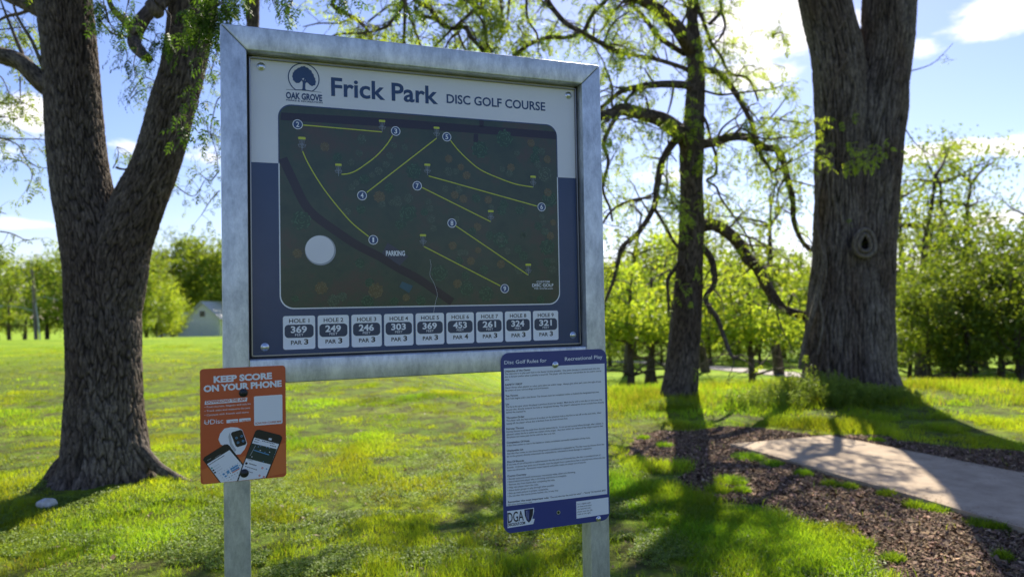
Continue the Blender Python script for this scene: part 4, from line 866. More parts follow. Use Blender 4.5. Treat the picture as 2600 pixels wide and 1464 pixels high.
# ---------------------------------------------------------------- middle tree
rng=np.random.default_rng(31); D=10.1
tm=empty('slender_tree',(float(MT[0]),float(MT[1]),float(height(MT[0],MT[1]))),0,'dark many-branched tree standing between the map sign and the thick right trunk','tree')
g1=Geo(); LM=[]
P_,r_=traced([(1718,1075,128),(1720,1035,116),(1723,1008,104),(1730,960,94),(1735,900,88),(1742,800,84),(1748,720,76),(1753,650,70),(1757,550,66),(1756,460,62),(1757,380,66),(1762,300,56),(1768,200,48),(1764,130,42),(1758,60,30),(1763,0,24),(1775,-120,22),(1740,-300,18),(1790,-480,12),(1760,-640,6)],d=11.4)
tube_geo(g1,P_,r_,step=.028,k=110,bark=(.035,.26,.014,0),seed=7,wob=.03)
MB_=[ (wpts([(1762,135),(1742,100),(1715,70),(1680,30),(1640,5),(1590,-20),(1540,-60),(1450,-120)],42,18),[D,9.6,9.0]),
 (wpts([(1755,400),(1738,350),(1712,326),(1678,306),(1636,287),(1583,281),(1545,290),(1490,300),(1430,285),(1360,300)],52,16),[D,9.4,8.8]),
 (wpts([(1760,222),(1736,217),(1682,213),(1624,222),(1574,236),(1533,262),(1505,290)],24,9),[D,9.3]),
 (wpts([(1745,178),(1731,172),(1665,152),(1599,139),(1554,128),(1500,95),(1455,70),(1400,25),(1360,-10)],13,7),[D,10.8]),
 (wpts([(1625,223),(1592,250),(1587,275),(1600,300)],10,8),[9.7,9.5]),
 (wpts([(1770,178),(1790,177),(1823,182),(1852,219),(1885,265),(1910,314),(1922,360),(1934,397),(1959,430),(1988,422),(2010,400)],20,7),[D,10.6]),
 (wpts([(1765,372),(1790,366),(1814,360),(1860,348),(1901,352),(1939,372),(1975,385),(1997,455),(2013,505),(2017,560),(2032,608),(2060,635)],28,12),[D,10.4,11.2]),
 (wpts([(1765,560),(1786,568),(1814,574),(1852,591),(1877,624),(1897,657),(1926,678),(1947,723),(1968,761),(1988,785),(2034,800),(2060,812)],38,22),[D,10.5,11.3]),
 (wpts([(1776,620),(1790,638),(1810,665),(1814,715),(1790,756),(1819,806),(1839,856),(1856,901),(1874,908)],20,9),[D,9.6]),
 (wpts([(1740,350),(1718,350),(1703,372),(1686,414),(1670,476),(1660,529),(1624,587),(1583,628),(1570,665),(1558,715),(1537,765),(1530,790)],24,6),[D,9.4]),
 (wpts([(1663,530),(1686,570),(1715,616),(1735,640)],10,9),[9.6,D]),
 (wpts([(1657,496),(1603,509),(1560,530),(1533,562),(1520,590)],8,6),[9.5,9.2]),
 (wpts([(1575,285),(1554,306),(1533,364),(1541,414),(1529,476),(1550,530),(1556,560)],13,6),[9.2,9.0]),
 (wpts([(1735,140),(1728,132),(1694,112),(1665,87),(1641,54),(1612,21),(1580,-10)],17,9),[D,10.4]),
 (wpts([(1770,10),(1773,25),(1790,62),(1806,108),(1831,145),(1852,186),(1897,199),(1918,232),(1925,260)],13,5),[D,10.8]),
 (wpts([(1775,235),(1785,232),(1827,240),(1872,236),(1955,228),(1990,215)],8,4),[D,9.5]),
 (wpts([(1775,275),(1785,290),(1798,314),(1806,364),(1819,397),(1814,439),(1798,459),(1819,475),(1831,505),(1864,550),(1897,596),(1915,640)],11,4),[D,9.6,9.9]),
 (wpts([(1740,640),(1715,682),(1699,711),(1694,757),(1697,800)],14,7),[D,9.7]),
 (wpts([(1765,90),(1745,40),(1748,0),(1740,-60)],14,10),[D,10.3]),
 (wpts([(1800,60),(1823,30),(1830,5),(1825,-60)],10,8),[D,10.6]),
 (wpts([(1830,30),(1840,70),(1822,100),(1795,130)],8,6),[10.5,10.3]),
 (wpts([(1590,-22),(1560,-60),(1470,-70),(1387,-20),(1427,47),(1478,83),(1525,110),(1568,130)],18,11),[9.0,8.7]),
 (wpts([(1478,83),(1505,39),(1537,0),(1560,-50)],11,12),[8.7,8.8]),
 (wpts([(1470,84),(1438,95),(1395,95),(1356,110),(1320,130),(1290,160)],12,9),[8.7,8.6]),
 (wpts([(1387,-20),(1300,-60),(1200,-60),(1110,-50),(1050,-10),(1084,24),(1120,59),(1147,73),(1179,69),(1200,95),(1225,130)],17,11),[8.8,8.4]),
 (wpts([(1050,-10),(1025,-8),(1017,20),(993,59),(970,77),(922,83),(859,86),(830,100)],12,6),[8.5,8.6]),
 (wpts([(960,-60),(848,0),(899,43),(926,67),(950,102),(960,130)],12,8),[8.8,8.8]),
 (wpts([(1028,-10),(1029,40),(1031,110),(1032,140)],9,8),[8.6,8.6]),
 (wpts([(1025,0),(1045,51),(1068,114),(1075,140)],8,6),[8.5,8.5]),
 (wpts([(1050,20),(1064,35),(1104,47),(1139,71)],9,11),[8.6,8.4]),
 (wpts([(1151,75),(1187,43),(1206,24),(1210,-5),(1215,-60)],10,8),[8.4,8.4]),
 (wpts([(1140,75),(1120,100),(1100,125)],7,5),[8.4,8.4]),
 (wpts([(1160,80),(1145,100),(1130,128)],7,5),[8.4,8.4]),
 (wpts([(1160,80),(1175,110),(1190,140)],7,5),[8.4,8.5]),
 (wpts([(1273,-60),(1273,0),(1273,79),(1262,110)],10,6),[8.8,8.8]),
 (wpts([(1300,-60),(1293,0),(1289,59)],9,5),[8.8,8.8]),
 (wpts([(1206,24),(1225,60),(1232,100),(1250,135)],7,5),[8.4,8.5]),
 (wpts([(1340,-40),(1342,43),(1360,80),(1364,105)],7,5),[8.8,8.7]),
 (wpts([(930,50),(985,20),(1010,5),(1060,-20)],6,5),[8.8,8.8]),
 (wpts([(899,43),(860,60),(810,55),(770,70)],6,3),[8.8,9.0]),
 (wpts([(1535,110),(1560,60),(1600,30)],6,4),[8.8,9.0]),
 (wpts([(1860,348),(1880,330),(1925,345),(1990,350),(2060,335)],7,3),[9.9,9.6]),
 (wpts([(1934,300),(1960,300),(2020,307),(2060,320)],7,3),[9.8,9.6])]
KM=11.4/10.1
for pts,dp in MB_:
    dp=[q_*KM for q_ in dp]
    a,b_=traced(pts,depths=dp); jj=rng.normal(0,.012,a.shape); a=a+jj; tube_geo(g1,a,b_,step=.035,k=20 if b_[0]>.05 else 8,bark=(.03,.09,.006,0) if b_[0]>.04 else None,seed=int(rng.integers(99)),wob=.12); LM.append((a,b_))
g1.obj('trunk',M['bark_mid'],tm)
gw,gl=Geo(),Geo()
topm=Wp(1775,-120,11.4); ex=crown_limbs(topm+np.array([0,0,1.4]),(3.0,3.0,2.6),6,.05,rng,topm)
for a,b_ in ex: tube_geo(gw,a,b_,step=.15,k=6)
dress(gw,gl,ex,rng,dens=.4,tw_len=(.6,1.3),leafn=2,leaf_r=1.2,sub=3)
dress(gw,gl,LM,rng,dens=1.5,tw_len=(.30,.95),leafn=2,leaf_r=.95,sub=3,droop=.3,keep=lambda p:rng.random(len(p))<np.clip(.30+(p[:,2]-1.6)*.30,.22,.95))
# small bright sprays in front of the two trunks
for pts,n_ in (([(1215,-20),(1225,40),(1232,90),(1240,125)],40),([(1200,20),(1240,30),(1270,60)],24),([(1160,-10),(1200,10),(1230,20)],16),([(1310,60),(1330,90),(1310,110)],12),([(1720,410),(1700,395),(1690,500),(1715,520),(1735,545)],16),([(1660,500),(1700,510),(1728,545)],16),([(1960,440),(2020,405),(2060,385),(2090,395)],16),([(2060,380),(2085,385),(2110,400),(2150,405),(2200,400),(2240,380)],26),([(1740,165),(1765,150),(1775,185)],10),([(1580,300),(1640,315),(1690,330)],16),([(1960,90),(1985,80),(1990,100)],12),([(1540,300),(1550,320),(1560,350)],10)):
    spray(gw,gl,pts,9.6,4,2,n_,.72,.23,rng)
gl.obj('foliage',M['leaf'],tm); gw.obj('twigs',M['bark_mid'],tm)
# ---------------------------------------------------------------- right trunk
rng=np.random.default_rng(41); D=12.1
tr=empty('cottonwood_tree',(float(RT[0]),float(RT[1]),float(height(RT[0],RT[1]))),0,'very thick grey-barked twin-stem tree with a knot hole, right of the tee pad','tree')
g1=Geo()
def fr(SS,TH): t_=np.clip(1-(SS-.1)/.7,0,1); return t_**2*(.10*np.cos(4*TH+.9)+.08*np.cos(7*TH))
P_,r_=traced([(2112,1060,235),(2118,1010,205),(2121,960,188),(2124,900,184),(2126,800,172),(2128,700,150),(2132,560,142),(2134,400,138),(2134,250,142),(2128,165,144),(2112,80,138),(2092,0,138),(2060,-130,125),(2000,-330,100),(1930,-560,70),(1900,-800,40)],d=D)
tube_geo(g1,P_,r_,step=.038,k=280,bark=(.055,.8,.042,0),seed=12,wob=.04,flare=fr)
P3,r3=traced([(2215,1060,260),(2208,1010,205),(2196,960,186),(2192,900,174),(2191,800,172),(2192,700,170),(2200,560,164),(2215,400,168),(2232,250,156),(2246,165,148),(2254,80,150),(2258,0,150),(2268,-130,140),(2320,-330,110),(2420,-560,80),(2500,-820,45)],d=D+.04)
tube_geo(g1,P3,r3,step=.038,k=280,bark=(.055,.8,.042,0),seed=13,wob=.04,flare=fr)
P4,r4=traced([(2160,1060,280),(2162,1000,225),(2160,940,205),(2158,860,186),(2160,760,172),(2165,660,158),(2172,560,140),(2178,400,115),(2181,250,80),(2181,170,50),(2178,125,24)],d=D-.02)
tube_geo(g1,P4,r4,step=.038,k=280,bark=(.055,.8,.042,0),seed=15,wob=.03)
for pts in ([(2250,960,50),(2275,985,40),(2300,1003,20)],[(2060,960,50),(2035,990,30),(2020,1000,14)]):
    a,b_=traced(pts,d=D-.3); tube_geo(g1,a,b_,step=.03,k=40,bark=(.04,.3,.014,0),seed=3)
trk=g1.obj('trunk',M['bark_right'],tr)
# knot: raised callus ring round a dark hollow
gk=Geo(); kc=Wp(2196,616,D-.02); rad_=.5
# centre stem front surface is about 0.42 m before its axis
kd=D-.60
kpts=[(2196+26*math.cos(a_)*(1-.18*math.sin(a_)),616-34*math.sin(a_)) for a_ in np.linspace(0,2*math.pi,25)]
a=np.array([Wp(x,y,kd+.004) for x,y in kpts]); tube_geo(gk,a,np.full(len(a),.036),step=.03,k=14,wob=.12,seed=3)
a=np.array([Wp(2196+14*math.cos(t_)*(1-.35*math.sin(t_)),616-22*math.sin(t_),kd-.015) for t_ in np.linspace(0,2*math.pi,25)]); tube_geo(gk,a,np.full(len(a),.032),step=.02,k=12,wob=.1,seed=5)
gk.obj('knot',M['bark_right'],tr)
mb=MB(); hp=[(2197,594),(2204,600),(2209,615),(2211,630),(2203,636),(2190,635),(2184,627),(2187,612)]
front=[Wp(x,y,kd-.03) for x,y in hp]; back=[Wp(2197+(x-2197)*.3,618+(y-618)*.3,kd+.22) for x,y in hp]; k=len(hp)
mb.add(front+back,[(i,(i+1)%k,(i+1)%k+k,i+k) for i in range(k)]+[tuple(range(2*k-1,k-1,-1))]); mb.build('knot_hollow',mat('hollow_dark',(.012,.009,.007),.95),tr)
gv=Geo()
for pts in (wpts([(2032,935),(2045,860),(2066,785),(2085,700),(2092,655),(2080,600),(2072,540),(2080,460)],15,10),wpts([(2060,640),(2075,560),(2070,480),(2090,400),(2085,330),(2110,250),(2090,170),(2070,130)],7,5),wpts([(2100,450),(2115,350),(2100,300),(2120,200),(2150,150),(2140,130)],6,5),wpts([(2160,300),(2172,220),(2155,180),(2165,140)],6,4),wpts([(2075,900),(2090,820),(2082,760),(2098,690),(2092,600),(2105,520),(2100,440)],7,5),wpts([(2070,80),(2100,110),(2140,60),(2160,20)],5,4)):
    # lay each vine on the stem's front surface
    a=[];b_=[]
    for x,y,w in pts:
        off=np.interp(x,[2030,2060,2100,2160,2230],[.14,.34,.50,.56,.50]); a.append(Wp(x,y,D-off-.02)); b_.append(w/2/F*D)
    tube_geo(gv,np.array(a),np.array(b_)*.9,step=.04,k=8,wob=.1,seed=3)
gv.obj('vine',M['bark_right'],tr)
gw,gl=Geo(),Geo(); t1=Wp(2000,-330,D); t2=Wp(2320,-330,D)
ex=crown_limbs(t1+np.array([-.6,0,1.6]),(3.0,3.0,2.8),9,.10,rng,t1)+crown_limbs(t2+np.array([.8,0,2.4]),(3.0,3.0,2.8),7,.10,rng,t2)
hang=[traced(p,d=12.3) for p in (wpts([(2300,560),(2345,505),(2400,470),(2450,465),(2490,480)],5,1.5),wpts([(2300,330),(2330,370),(2380,395),(2440,350)],4,1.5),wpts([(2315,180),(2370,160),(2420,110)],4,1.5),wpts([(2060,250),(2000,240),(1960,215)],5,2))]
for a,b_ in ex: tube_geo(gw,a,b_,step=.15,k=7)
for a,b_ in hang[1:3]: tube_geo(gw,a,b_,step=.06,k=5)
dress(gw,gl,ex,rng,dens=.55,tw_len=(.7,1.4),leafn=2,leaf_r=1.25)
dress(gw,gl,hang[1:],rng,dens=.5,tw_len=(.2,.5),leafn=1,leaf_r=.5,sub=1)
gl.obj('foliage',M['leaf_mid'],tr); gw.obj('twigs',M['bark_right'],tr)
# ================================================================== background trees
def far_tree_meshes(kind,seed):
    """returns trunk mesh, foliage mesh for a tree about 1 unit of its stated size; origin at the base"""
    rng=np.random.default_rng(seed); gt,gf=Geo(),Geo()
    H,cr,base,leafm,nl,ls,ry={'fresh':(6.6,(2.6,2.6,2.2),2.5,'leaf',4200,.095,.03),'dark':(7.2,(2.5,2.4,2.6),1.7,'leaf_dark',6500,.10,.04),'sparse':(10.5,(3.2,2.8,4.2),3.2,'leaf_mid',2300,.085,.03),
        'field':(11.,(3.6,3.4,4.6),1.4,'leaf_mid',8000,.16,.05),'belt':(7.0,(3.2,2.8,3.3),.2,'leaf_mid',7000,.115,.05),'willow':(10.,(3.6,3.4,4.2),1.0,'leaf',9000,.16,.05),'bare':(10.,(2.8,2.8,4.2),2.4,'leaf_mid',1500,.16,.05)}[kind]
    P,r,_=wander((0,0,-.3),(rng.normal(0,.05),rng.normal(0,.05),1),H*.72,.16*H/7,.05,rng,8,.10,0,.12); P[0]=(0,0,-.3); tube_geo(gt,P,r,step=.25,k=12,wob=.1,bark=(.05,.2,.012,0))
    br=[]
    for i in range(11):
        j=rng.integers(2,len(P)); a_=rng.uniform(0,6.28); d=np.array([math.cos(a_),math.sin(a_),rng.uniform(.15,1.1)])
        if j==2: d[2]=.35
        Q_,q_,dd=wander(P[j],d,cr[0]*rng.uniform(.7,1.15)*(1.1-.05*j),.05*H/7,.010,rng,7,.22,.1); tube_geo(gt,Q_,q_,step=.25,k=6); br.append(Q_)
        for b_ in range(4):
            ii=rng.integers(2,len(Q_)); S_,s_,_=wander(Q_[ii],rand_dirs(1,rng)[0]+.6*dd+np.array([0,0,.2]),cr[0]*.45,.018,.004,rng,5,.3,.1); tube_geo(gt,S_,s_,step=.25,k=4); br.append(S_)
    # leaf clumps gather along the branches
    pts=np.concatenate(br[0:]); cen=pts[rng.integers(0,len(pts),90)]+rng.normal(0,.35,(90,3))*np.array(cr)*.35
    zc=H-cr[2]; q_=((cen-np.array([0,0,zc]))/np.array(cr)); rr=np.linalg.norm(q_,axis=1); cen=cen/np.where(rr>1.05,rr/1.05,1)[:,None]*1.0+np.where(rr>1.05,0,0)[:,None]
    cen[:,2]=np.maximum(cen[:,2],base+.25*rng.random(len(cen)))
    if kind in('dark','field','willow','belt'): 
        ex=rand_dirs(70,rng)*np.array(cr)*rng.uniform(.55,1.0,(70,1))+np.array([0,0,zc]); cen=np.concatenate([cen,ex])
    w=rng.uniform(.3,1,len(cen)); idx=rng.choice(len(cen),nl,p=w/w.sum()); sg=np.where(rng.random(len(cen))<.5,.22,.40)[idx]*cr[0]/2.6
    pos=cen[idx]+rng.normal(0,1,(nl,3))*sg[:,None]*np.array([1,1,.7])
    if kind=='willow': pos[:,2]-=np.abs(rng.normal(0,.9,nl))
    cl=rng.uniform(.75,1.25,len(cen))[idx]
    a=rand_dirs(nl,rng); b_=rand_dirs(nl,rng); b_=np.cross(a,b_); b_/=np.linalg.norm(b_,axis=1)[:,None]+1e-9
    s_=ls*rng.uniform(.6,1.3,nl)[:,None]
    V=np.stack([pos-a*s_,pos+b_*s_*.55,pos+a*s_,pos-b_*s_*.55],1).reshape(-1,3); Q=np.arange(nl*4).reshape(-1,4)
    col=leafcols(nl,rng,.2,.35)*cl[:,None]; gf.add(V,Q,C=np.repeat(col,4,0))
    t_=gt.obj('trunk',M['bark_far']); f_=gf.obj('foliage',M[leafm])
    mt,mf=t_.data,f_.data; bpy.data.objects.remove(t_); bpy.data.objects.remove(f_); return mt,mf
PROT={}
for kd_,seeds in (('fresh',(1,2,3)),('dark',(4,5,6)),('sparse',(7,8,9)),('field',(10,11,12)),('willow',(13,)),('belt',(16,17,18)),('bare',(14,15))):
    PROT[kd_]=[far_tree_meshes(kd_,s) for s in seeds]
def far_tree(kind,v,px,d,scale,label,cat='tree',group=None,name='background_tree',yel=None,rz=None,sxy=1):
    p=CAM+d*(CF+CR*(px-1300)/F); x,y=p[0],p[1]; z=float(height(x,y))
    o=empty(name,(x,y,z),random.uniform(0,6.28) if rz is None else rz,label,cat,group); o.scale=(scale*sxy,scale*sxy,scale)
    for me,nm in zip(PROT[kind][v%len(PROT[kind])],('trunk','foliage')):
        c=bpy.data.objects.new(nm,me); COL.objects.link(c); c.parent=o
    return o
# small park trees on the lower lawn
far_tree('fresh',0,1596,21,.86,'small yellow-green tree just right of the sign, nearest trunk on the lower lawn',group='small trees on the lower lawn')
far_tree('fresh',1,1632,25,.95,'slim yellow-green tree, middle trunk of the trio right of the sign',group='small trees on the lower lawn')
far_tree('fresh',2,1672,22.5,.90,'leaning yellow-green tree close beside the dark middle trunk',group='small trees on the lower lawn')
far_tree('fresh',0,1905,22.0,.86,'small bright tree standing alone between the middle and right trunks',group='small trees on the lower lawn',rz=2.2)
ord_=['first','second','third','fourth','fifth','sixth','seventh','eighth','ninth','tenth','eleventh','twelfth']
GR='leafy trees beyond the lower lawn path'
for i,(px,d,s,kd_) in enumerate([(1545,50,1.0,'belt'),(1610,62,1.5,'belt'),(1675,52,.9,'belt'),(1745,66,1.7,'belt'),(1800,50,.95,'belt'),(1868,58,1.35,'belt'),(1925,49,.85,'belt'),(1985,60,1.5,'belt'),(2045,50,1.1,'belt'),(1590,38,1.2,'sparse'),(1790,40,1.25,'sparse'),(1975,36,1.2,'sparse')]):
    far_tree(kd_,i,px,d,s,'%s %s tree from the left in the leafy belt beyond the gravel path'%(ord_[i],'low-branched green' if kd_=='belt' else 'tall thin half-leafed'),group=GR)
for i,(px,d,s,kd_,v) in enumerate([(2330,32,1.25,'sparse',0),(2400,36,1.35,'sparse',1),(2490,40,1.45,'sparse',2),(2280,42,1.4,'sparse',1),(2585,33,1.0,'sparse',0)]):
    far_tree(kd_,v,px,d,s,'%s tall thin-leafed tree from the left rising behind the dark wood at right'%ord_[i],group='tall thin trees behind the dark wood')
for i,(px,d,s,kd_) in enumerate([(2300,26,.70,'fresh'),(2352,24,.66,'dark'),(2418,27,.86,'dark'),(2458,23.5,.72,'dark'),(2532,26,.92,'dark'),(2590,23,.82,'dark'),(2680,25,.95,'dark'),(2325,34,1.0,'belt'),(2395,37,1.05,'belt'),(2470,35,1.0,'dark'),(2540,38,1.2,'belt'),(2610,33,1.1,'dark')]):
    s*=.92 if i<7 else .80
    far_tree(kd_,i,px,d,s,'dark green tree of the right-hand wood, %s from the left in its %s row'%(ord_[i if i<7 else i-7],'front' if i<7 else 'back'),group='trees of the wood at right')
# field edge trees at left
for i,(px,d,s,kd_,v) in enumerate([(-60,66,.90,'field',0),(25,62,.78,'bare',0),(62,84,.95,'field',1),(120,74,.90,'field',2),(175,62,.80,'field',0),(-5,88,.90,'field',2),(230,76,1.0,'field',1),(320,70,.9,'field',0)]):
    far_tree(kd_,v,px,d,s,'%s %s tree from the left in the belt behind the field at far left'%(ord_[i],'leafless' if kd_=='bare' else 'mid green'),group='trees behind the left field')
for i,(px,d,s,kd_,v) in enumerate([(372,82,.90,'field',1),(410,98,1.25,'field',2),(412,80,.72,'willow',0),(440,85,.60,'willow',0),(510,108,1.45,'field',0),(555,100,1.35,'field',1),(398,76,.55,'dark',0),(455,102,1.42,'field',0),(600,98,1.3,'field',2),(350,98,1.2,'field',1)]):
    far_tree(kd_,v,px,d,s,'%s %s tree by the white house, counted from the left fork of the oak'%(ord_[i],'weeping' if kd_=='willow' else ('small dark' if kd_=='dark' else 'bright green')),group='trees around the white house')
# further belts hidden low behind the sign keep the skyline closed
for i,px in enumerate((700,800,900,1000,1100,1200,1300,1400,1490)):
    far_tree('field',i,px,90+6*(i%3),1.15,'%s green tree from the left of the belt hidden behind the map sign'%ord_[i],group='trees hidden behind the map sign')
# ---------------------------------------------------------------- house
hd=90; hx=lambda px:(px-1300)/F*hd
hp=CAM+hd*(CF+CR*(514-1300)/F); hz=float(height(hp[0],hp[1]))
house=empty('house',(float(hp[0]),float(hp[1]),hz),-.18,'small white gabled house with two garage doors beyond the left field','house')
siding=mat('white_siding',(.78,.79,.81),.7); noise_color(siding,(.74,.75,.77),(.82,.83,.84),2,3); roofm=mat('grey_shingle',(.16,.16,.17),.9); noise_color(roofm,(.55,.56,.58),(.68,.69,.71),8,5)
dk=mat('house_dark_glass',(.03,.035,.045),.2); trim=mat('white_trim',(.75,.76,.78),.6)
def hv(x,y,z): return (hp[0]+x,hp[1]+y,hz+z)
mb=MB(); w=2.35; 
mb.add([hv(-w,0,-.3),hv(w,0,-.3),hv(w,0,2.4),hv(0,0,4.35),hv(-w,0,2.4),hv(-w,4.7,-.3),hv(w,4.7,-.3),hv(w,4.7,2.4),hv(0,4.7,4.35),hv(-w,4.7,2.4)],[(0,1,2,3,4),(9,8,7,6,5),(1,6,7,2),(5,0,4,9)])
mb.add([hv(-7.4,1.2,-.3),hv(-w,1.2,-.3),hv(-w,1.2,1.9),hv(-7.4,1.2,1.9),hv(-7.4,7,-.3),hv(-w,7,-.3),hv(-w,7,1.9),hv(-7.4,7,1.9)],[(0,1,2,3),(7,6,5,4),(4,0,3,7),(3,2,6,7)])
mb.build('wall',siding,house)
mb=MB()
for s_ in(-1,1):
    a=[hv(0,-.35,4.42),hv(s_*(w+.4),-.35,2.15),hv(s_*(w+.4),5.0,2.15),hv(0,5.0,4.42)]; b2=[(x,y,z+.16) for x,y,z in a]; mb.add(a+b2,[(0,1,2,3),(7,6,5,4),(0,4,5,1),(1,5,6,2),(2,6,7,3)] )
a=[hv(-7.7,.8,1.85),hv(-w-.03,.8,1.85),hv(-w-.03,4,3.1),hv(-7.7,4,3.1)]; b2=[(x,y,z+.14) for x,y,z in a]; mb.add(a+b2,[(0,1,2,3),(7,6,5,4),(0,4,5,1),(0,3,7,4),(3,2,6,7)])
mb.build('roof',roofm,house)
for x in (-1.12,1.12):
    mb=MB(); mb.box(hv(x,-.04,.98),(1.9,.07,1.95),0)
    for j in range(3): mb.box(hv(x,-.085,.42+.5*j),(1.8,.02,.03),1)
    mb.build('garage_door',[trim,siding],house)
for x,y,z,sz in ((0,-.03,3.0,(.7,.06,.7)),(-4.2,1.16,1.0,(1.0,.06,.8)),(-6.1,1.16,1.0,(1.0,.06,.8))):
    mb=MB(); mb.box(hv(x,y,z),(sz[0]+.16,.05,sz[2]+.16),0); mb.box(hv(x,y-.035,z),(sz[0],.03,sz[2]),1); mb.build('window',[trim,dk],house)
# ---------------------------------------------------------------- utility pole with lamp arm
p0=Wp(92,868,60); pz=float(height(p0[0],p0[1])); up_=empty('utility_pole',(float(p0[0]),float(p0[1]),pz),0,'weathered leaning utility pole with a lamp arm before the left tree belt','utility pole')
wood=mat('pole_wood',(.16,.13,.11),.9); noise_color(wood,(.12,.10,.085),(.22,.19,.16),6,5,mapping=(1,1,.15)); gal=mat('grey_metal',(.42,.46,.46),.4,.7)
def P3_(dx,dz): return np.array([p0[0]+dx,p0[1],pz+dz])
gp=Geo(); tube_geo(gp,[P3_(0,-.3),P3_(-.15,3),P3_(-.35,6.0)],np.array([.15,.13,.11]),step=.5,k=12); gp.obj('pole',wood,up_)
gp=Geo(); tube_geo(gp,[P3_(.35,-.3),P3_(.12,2),P3_(-.10,3.4)],np.array([.05,.05,.05]),step=.5,k=8); gp.obj('guy_guard',gal,up_)
gp=Geo(); tube_geo(gp,[P3_(-.2,2.45),P3_(-1.2,2.75),P3_(-2.3,2.95),P3_(-2.9,2.9)],np.array([.035,.03,.03,.03]),step=.3,k=6); gp.obj('lamp_arm',gal,up_)
gp=Geo(); tube_geo(gp,[P3_(-2.8,2.9),P3_(-3.0,2.9),P3_(-3.4,2.85),P3_(-3.55,2.83)],np.array([.05,.14,.12,.03]),step=.08,k=10); gp.obj('lamp_head',gal,up_)
gp=Geo(); tube_geo(gp,[P3_(-.1,3.3),P3_(.5,3.65),P3_(1.1,3.55),P3_(1.9,3.35)],np.array([.03,.03,.03,.03]),step=.3,k=6); gp.obj('lamp_arm',gal,up_)
# ---------------------------------------------------------------- white stone by the root
sp_=G(121,1290); bm=bmesh.new(); bmesh.ops.create_icosphere(bm,subdivisions=4,radius=1)
for v in bm.verts:
    q_=v.co.copy(); n1=float(vnoise(np.array([q_.x*1.6+5]),np.array([q_.y*1.6+q_.z*1.3+3]),2)[0]); n2=float(vnoise(np.array([q_.x*5+9]),np.array([q_.z*5+q_.y*4]),6)[0])
    v.co=q_*(.75+.45*n1+.10*n2); v.co.x*=.070; v.co.y*=.055; v.co.z*=.055
me=bpy.data.meshes.new('stone'); bm.to_mesh(me); bm.free(); 
stm=mat('limestone',(.5,.5,.5),.9); noise_color(stm,(.42,.42,.42),(.62,.62,.63),25,6,bump=.4,bdist=.004); me.materials.append(stm)
for p in me.polygons: p.use_smooth=True
so_=bpy.data.objects.new('stone',me); COL.objects.link(so_); so_.location=(sp_[0],sp_[1],sp_[2]+.03); so_.rotation_euler=(.3,.2,.5); tag(so_,'pale fist-sized stone lying at the left root of the dark forked tree','stone')
# ================================================================== ground cover
def frustum_pts(n_,y0,y1,rng,power=1.0,margin=1.18):
    u_=rng.random(n_); y=(y0**(2-power*0)+(u_)*(y1**2-y0**2))**.5 if False else np.sqrt(y0*y0+u_*(y1*y1-y0*y0))
    hw=1300/F*margin; x=rng.uniform(-hw,hw,n_)*y+rng.normal(0,.01,n_); return x,y
def exclude(x,y):
    m=in_poly(x,y,PAD)
    m|=((x-LT[0])**2+(y-6.35)**2)<.42**2; m|=((x-RT[0])**2+((y-12.1))**2)<.8**2
    m|=((x-MT[0])**2+(y-11.4)**2)<.28**2
    return m
rng=np.random.default_rng(77); GV=[];GQ=[];GT=[];GC=[];gn=0
def blades(x,y,h_,w_,lean,col,rng):
    global gn
    n_=len(x); z=height(x,y)-.006
    a=rng.uniform(0,2*np.pi,n_); fa=rng.uniform(0,2*np.pi,n_); sx_,sy_=np.cos(fa)*w_/2,np.sin(fa)*w_/2
    lx,ly=np.cos(a)*lean*h_,np.sin(a)*lean*h_
    v=np.empty((n_,5,3))
    v[:,0]=np.stack([x-sx_,y-sy_,z],1); v[:,1]=np.stack([x+sx_,y+sy_,z],1)
    mx_,my_=x+lx*.35,y+ly*.35; v[:,2]=np.stack([mx_+sx_*.8,my_+sy_*.8,z+h_*.58],1); v[:,3]=np.stack([mx_-sx_*.8,my_-sy_*.8,z+h_*.58],1)
    v[:,4]=np.stack([x+lx,y+ly,z+h_*np.sqrt(np.maximum(1-lean*lean*.6,.15))],1)
    b_=gn+np.arange(n_)*5
    GV.append(v.reshape(-1,3)); GQ.append(np.stack([b_,b_+1,b_+2,b_+3],1)); GT.append(np.stack([b_+3,b_+2,b_+4],1)); GC.append(np.repeat(col,5,0)); gn+=n_*5
def gcol(x,y,n_,rng):
    base=leafcols(n_,rng,.22,.30); patch=.25+1.4*fbm(x*1.6+40,y*1.1+2,4,31); dry=(rng.random(n_)<.035+.05*(fbm(x*.6,y*.6,2,14)>.62))
    gp_=fbm(x*1.1+60,y*.8,3,77)[:,None]; c=base*patch[:,None]*np.concatenate([1.35-.8*gp_,1.08-.16*gp_,.9+.2*gp_],1); c[dry]=np.array([1.4,.85,2.4])*rng.uniform(.5,1.1,(dry.sum(),1)); return c
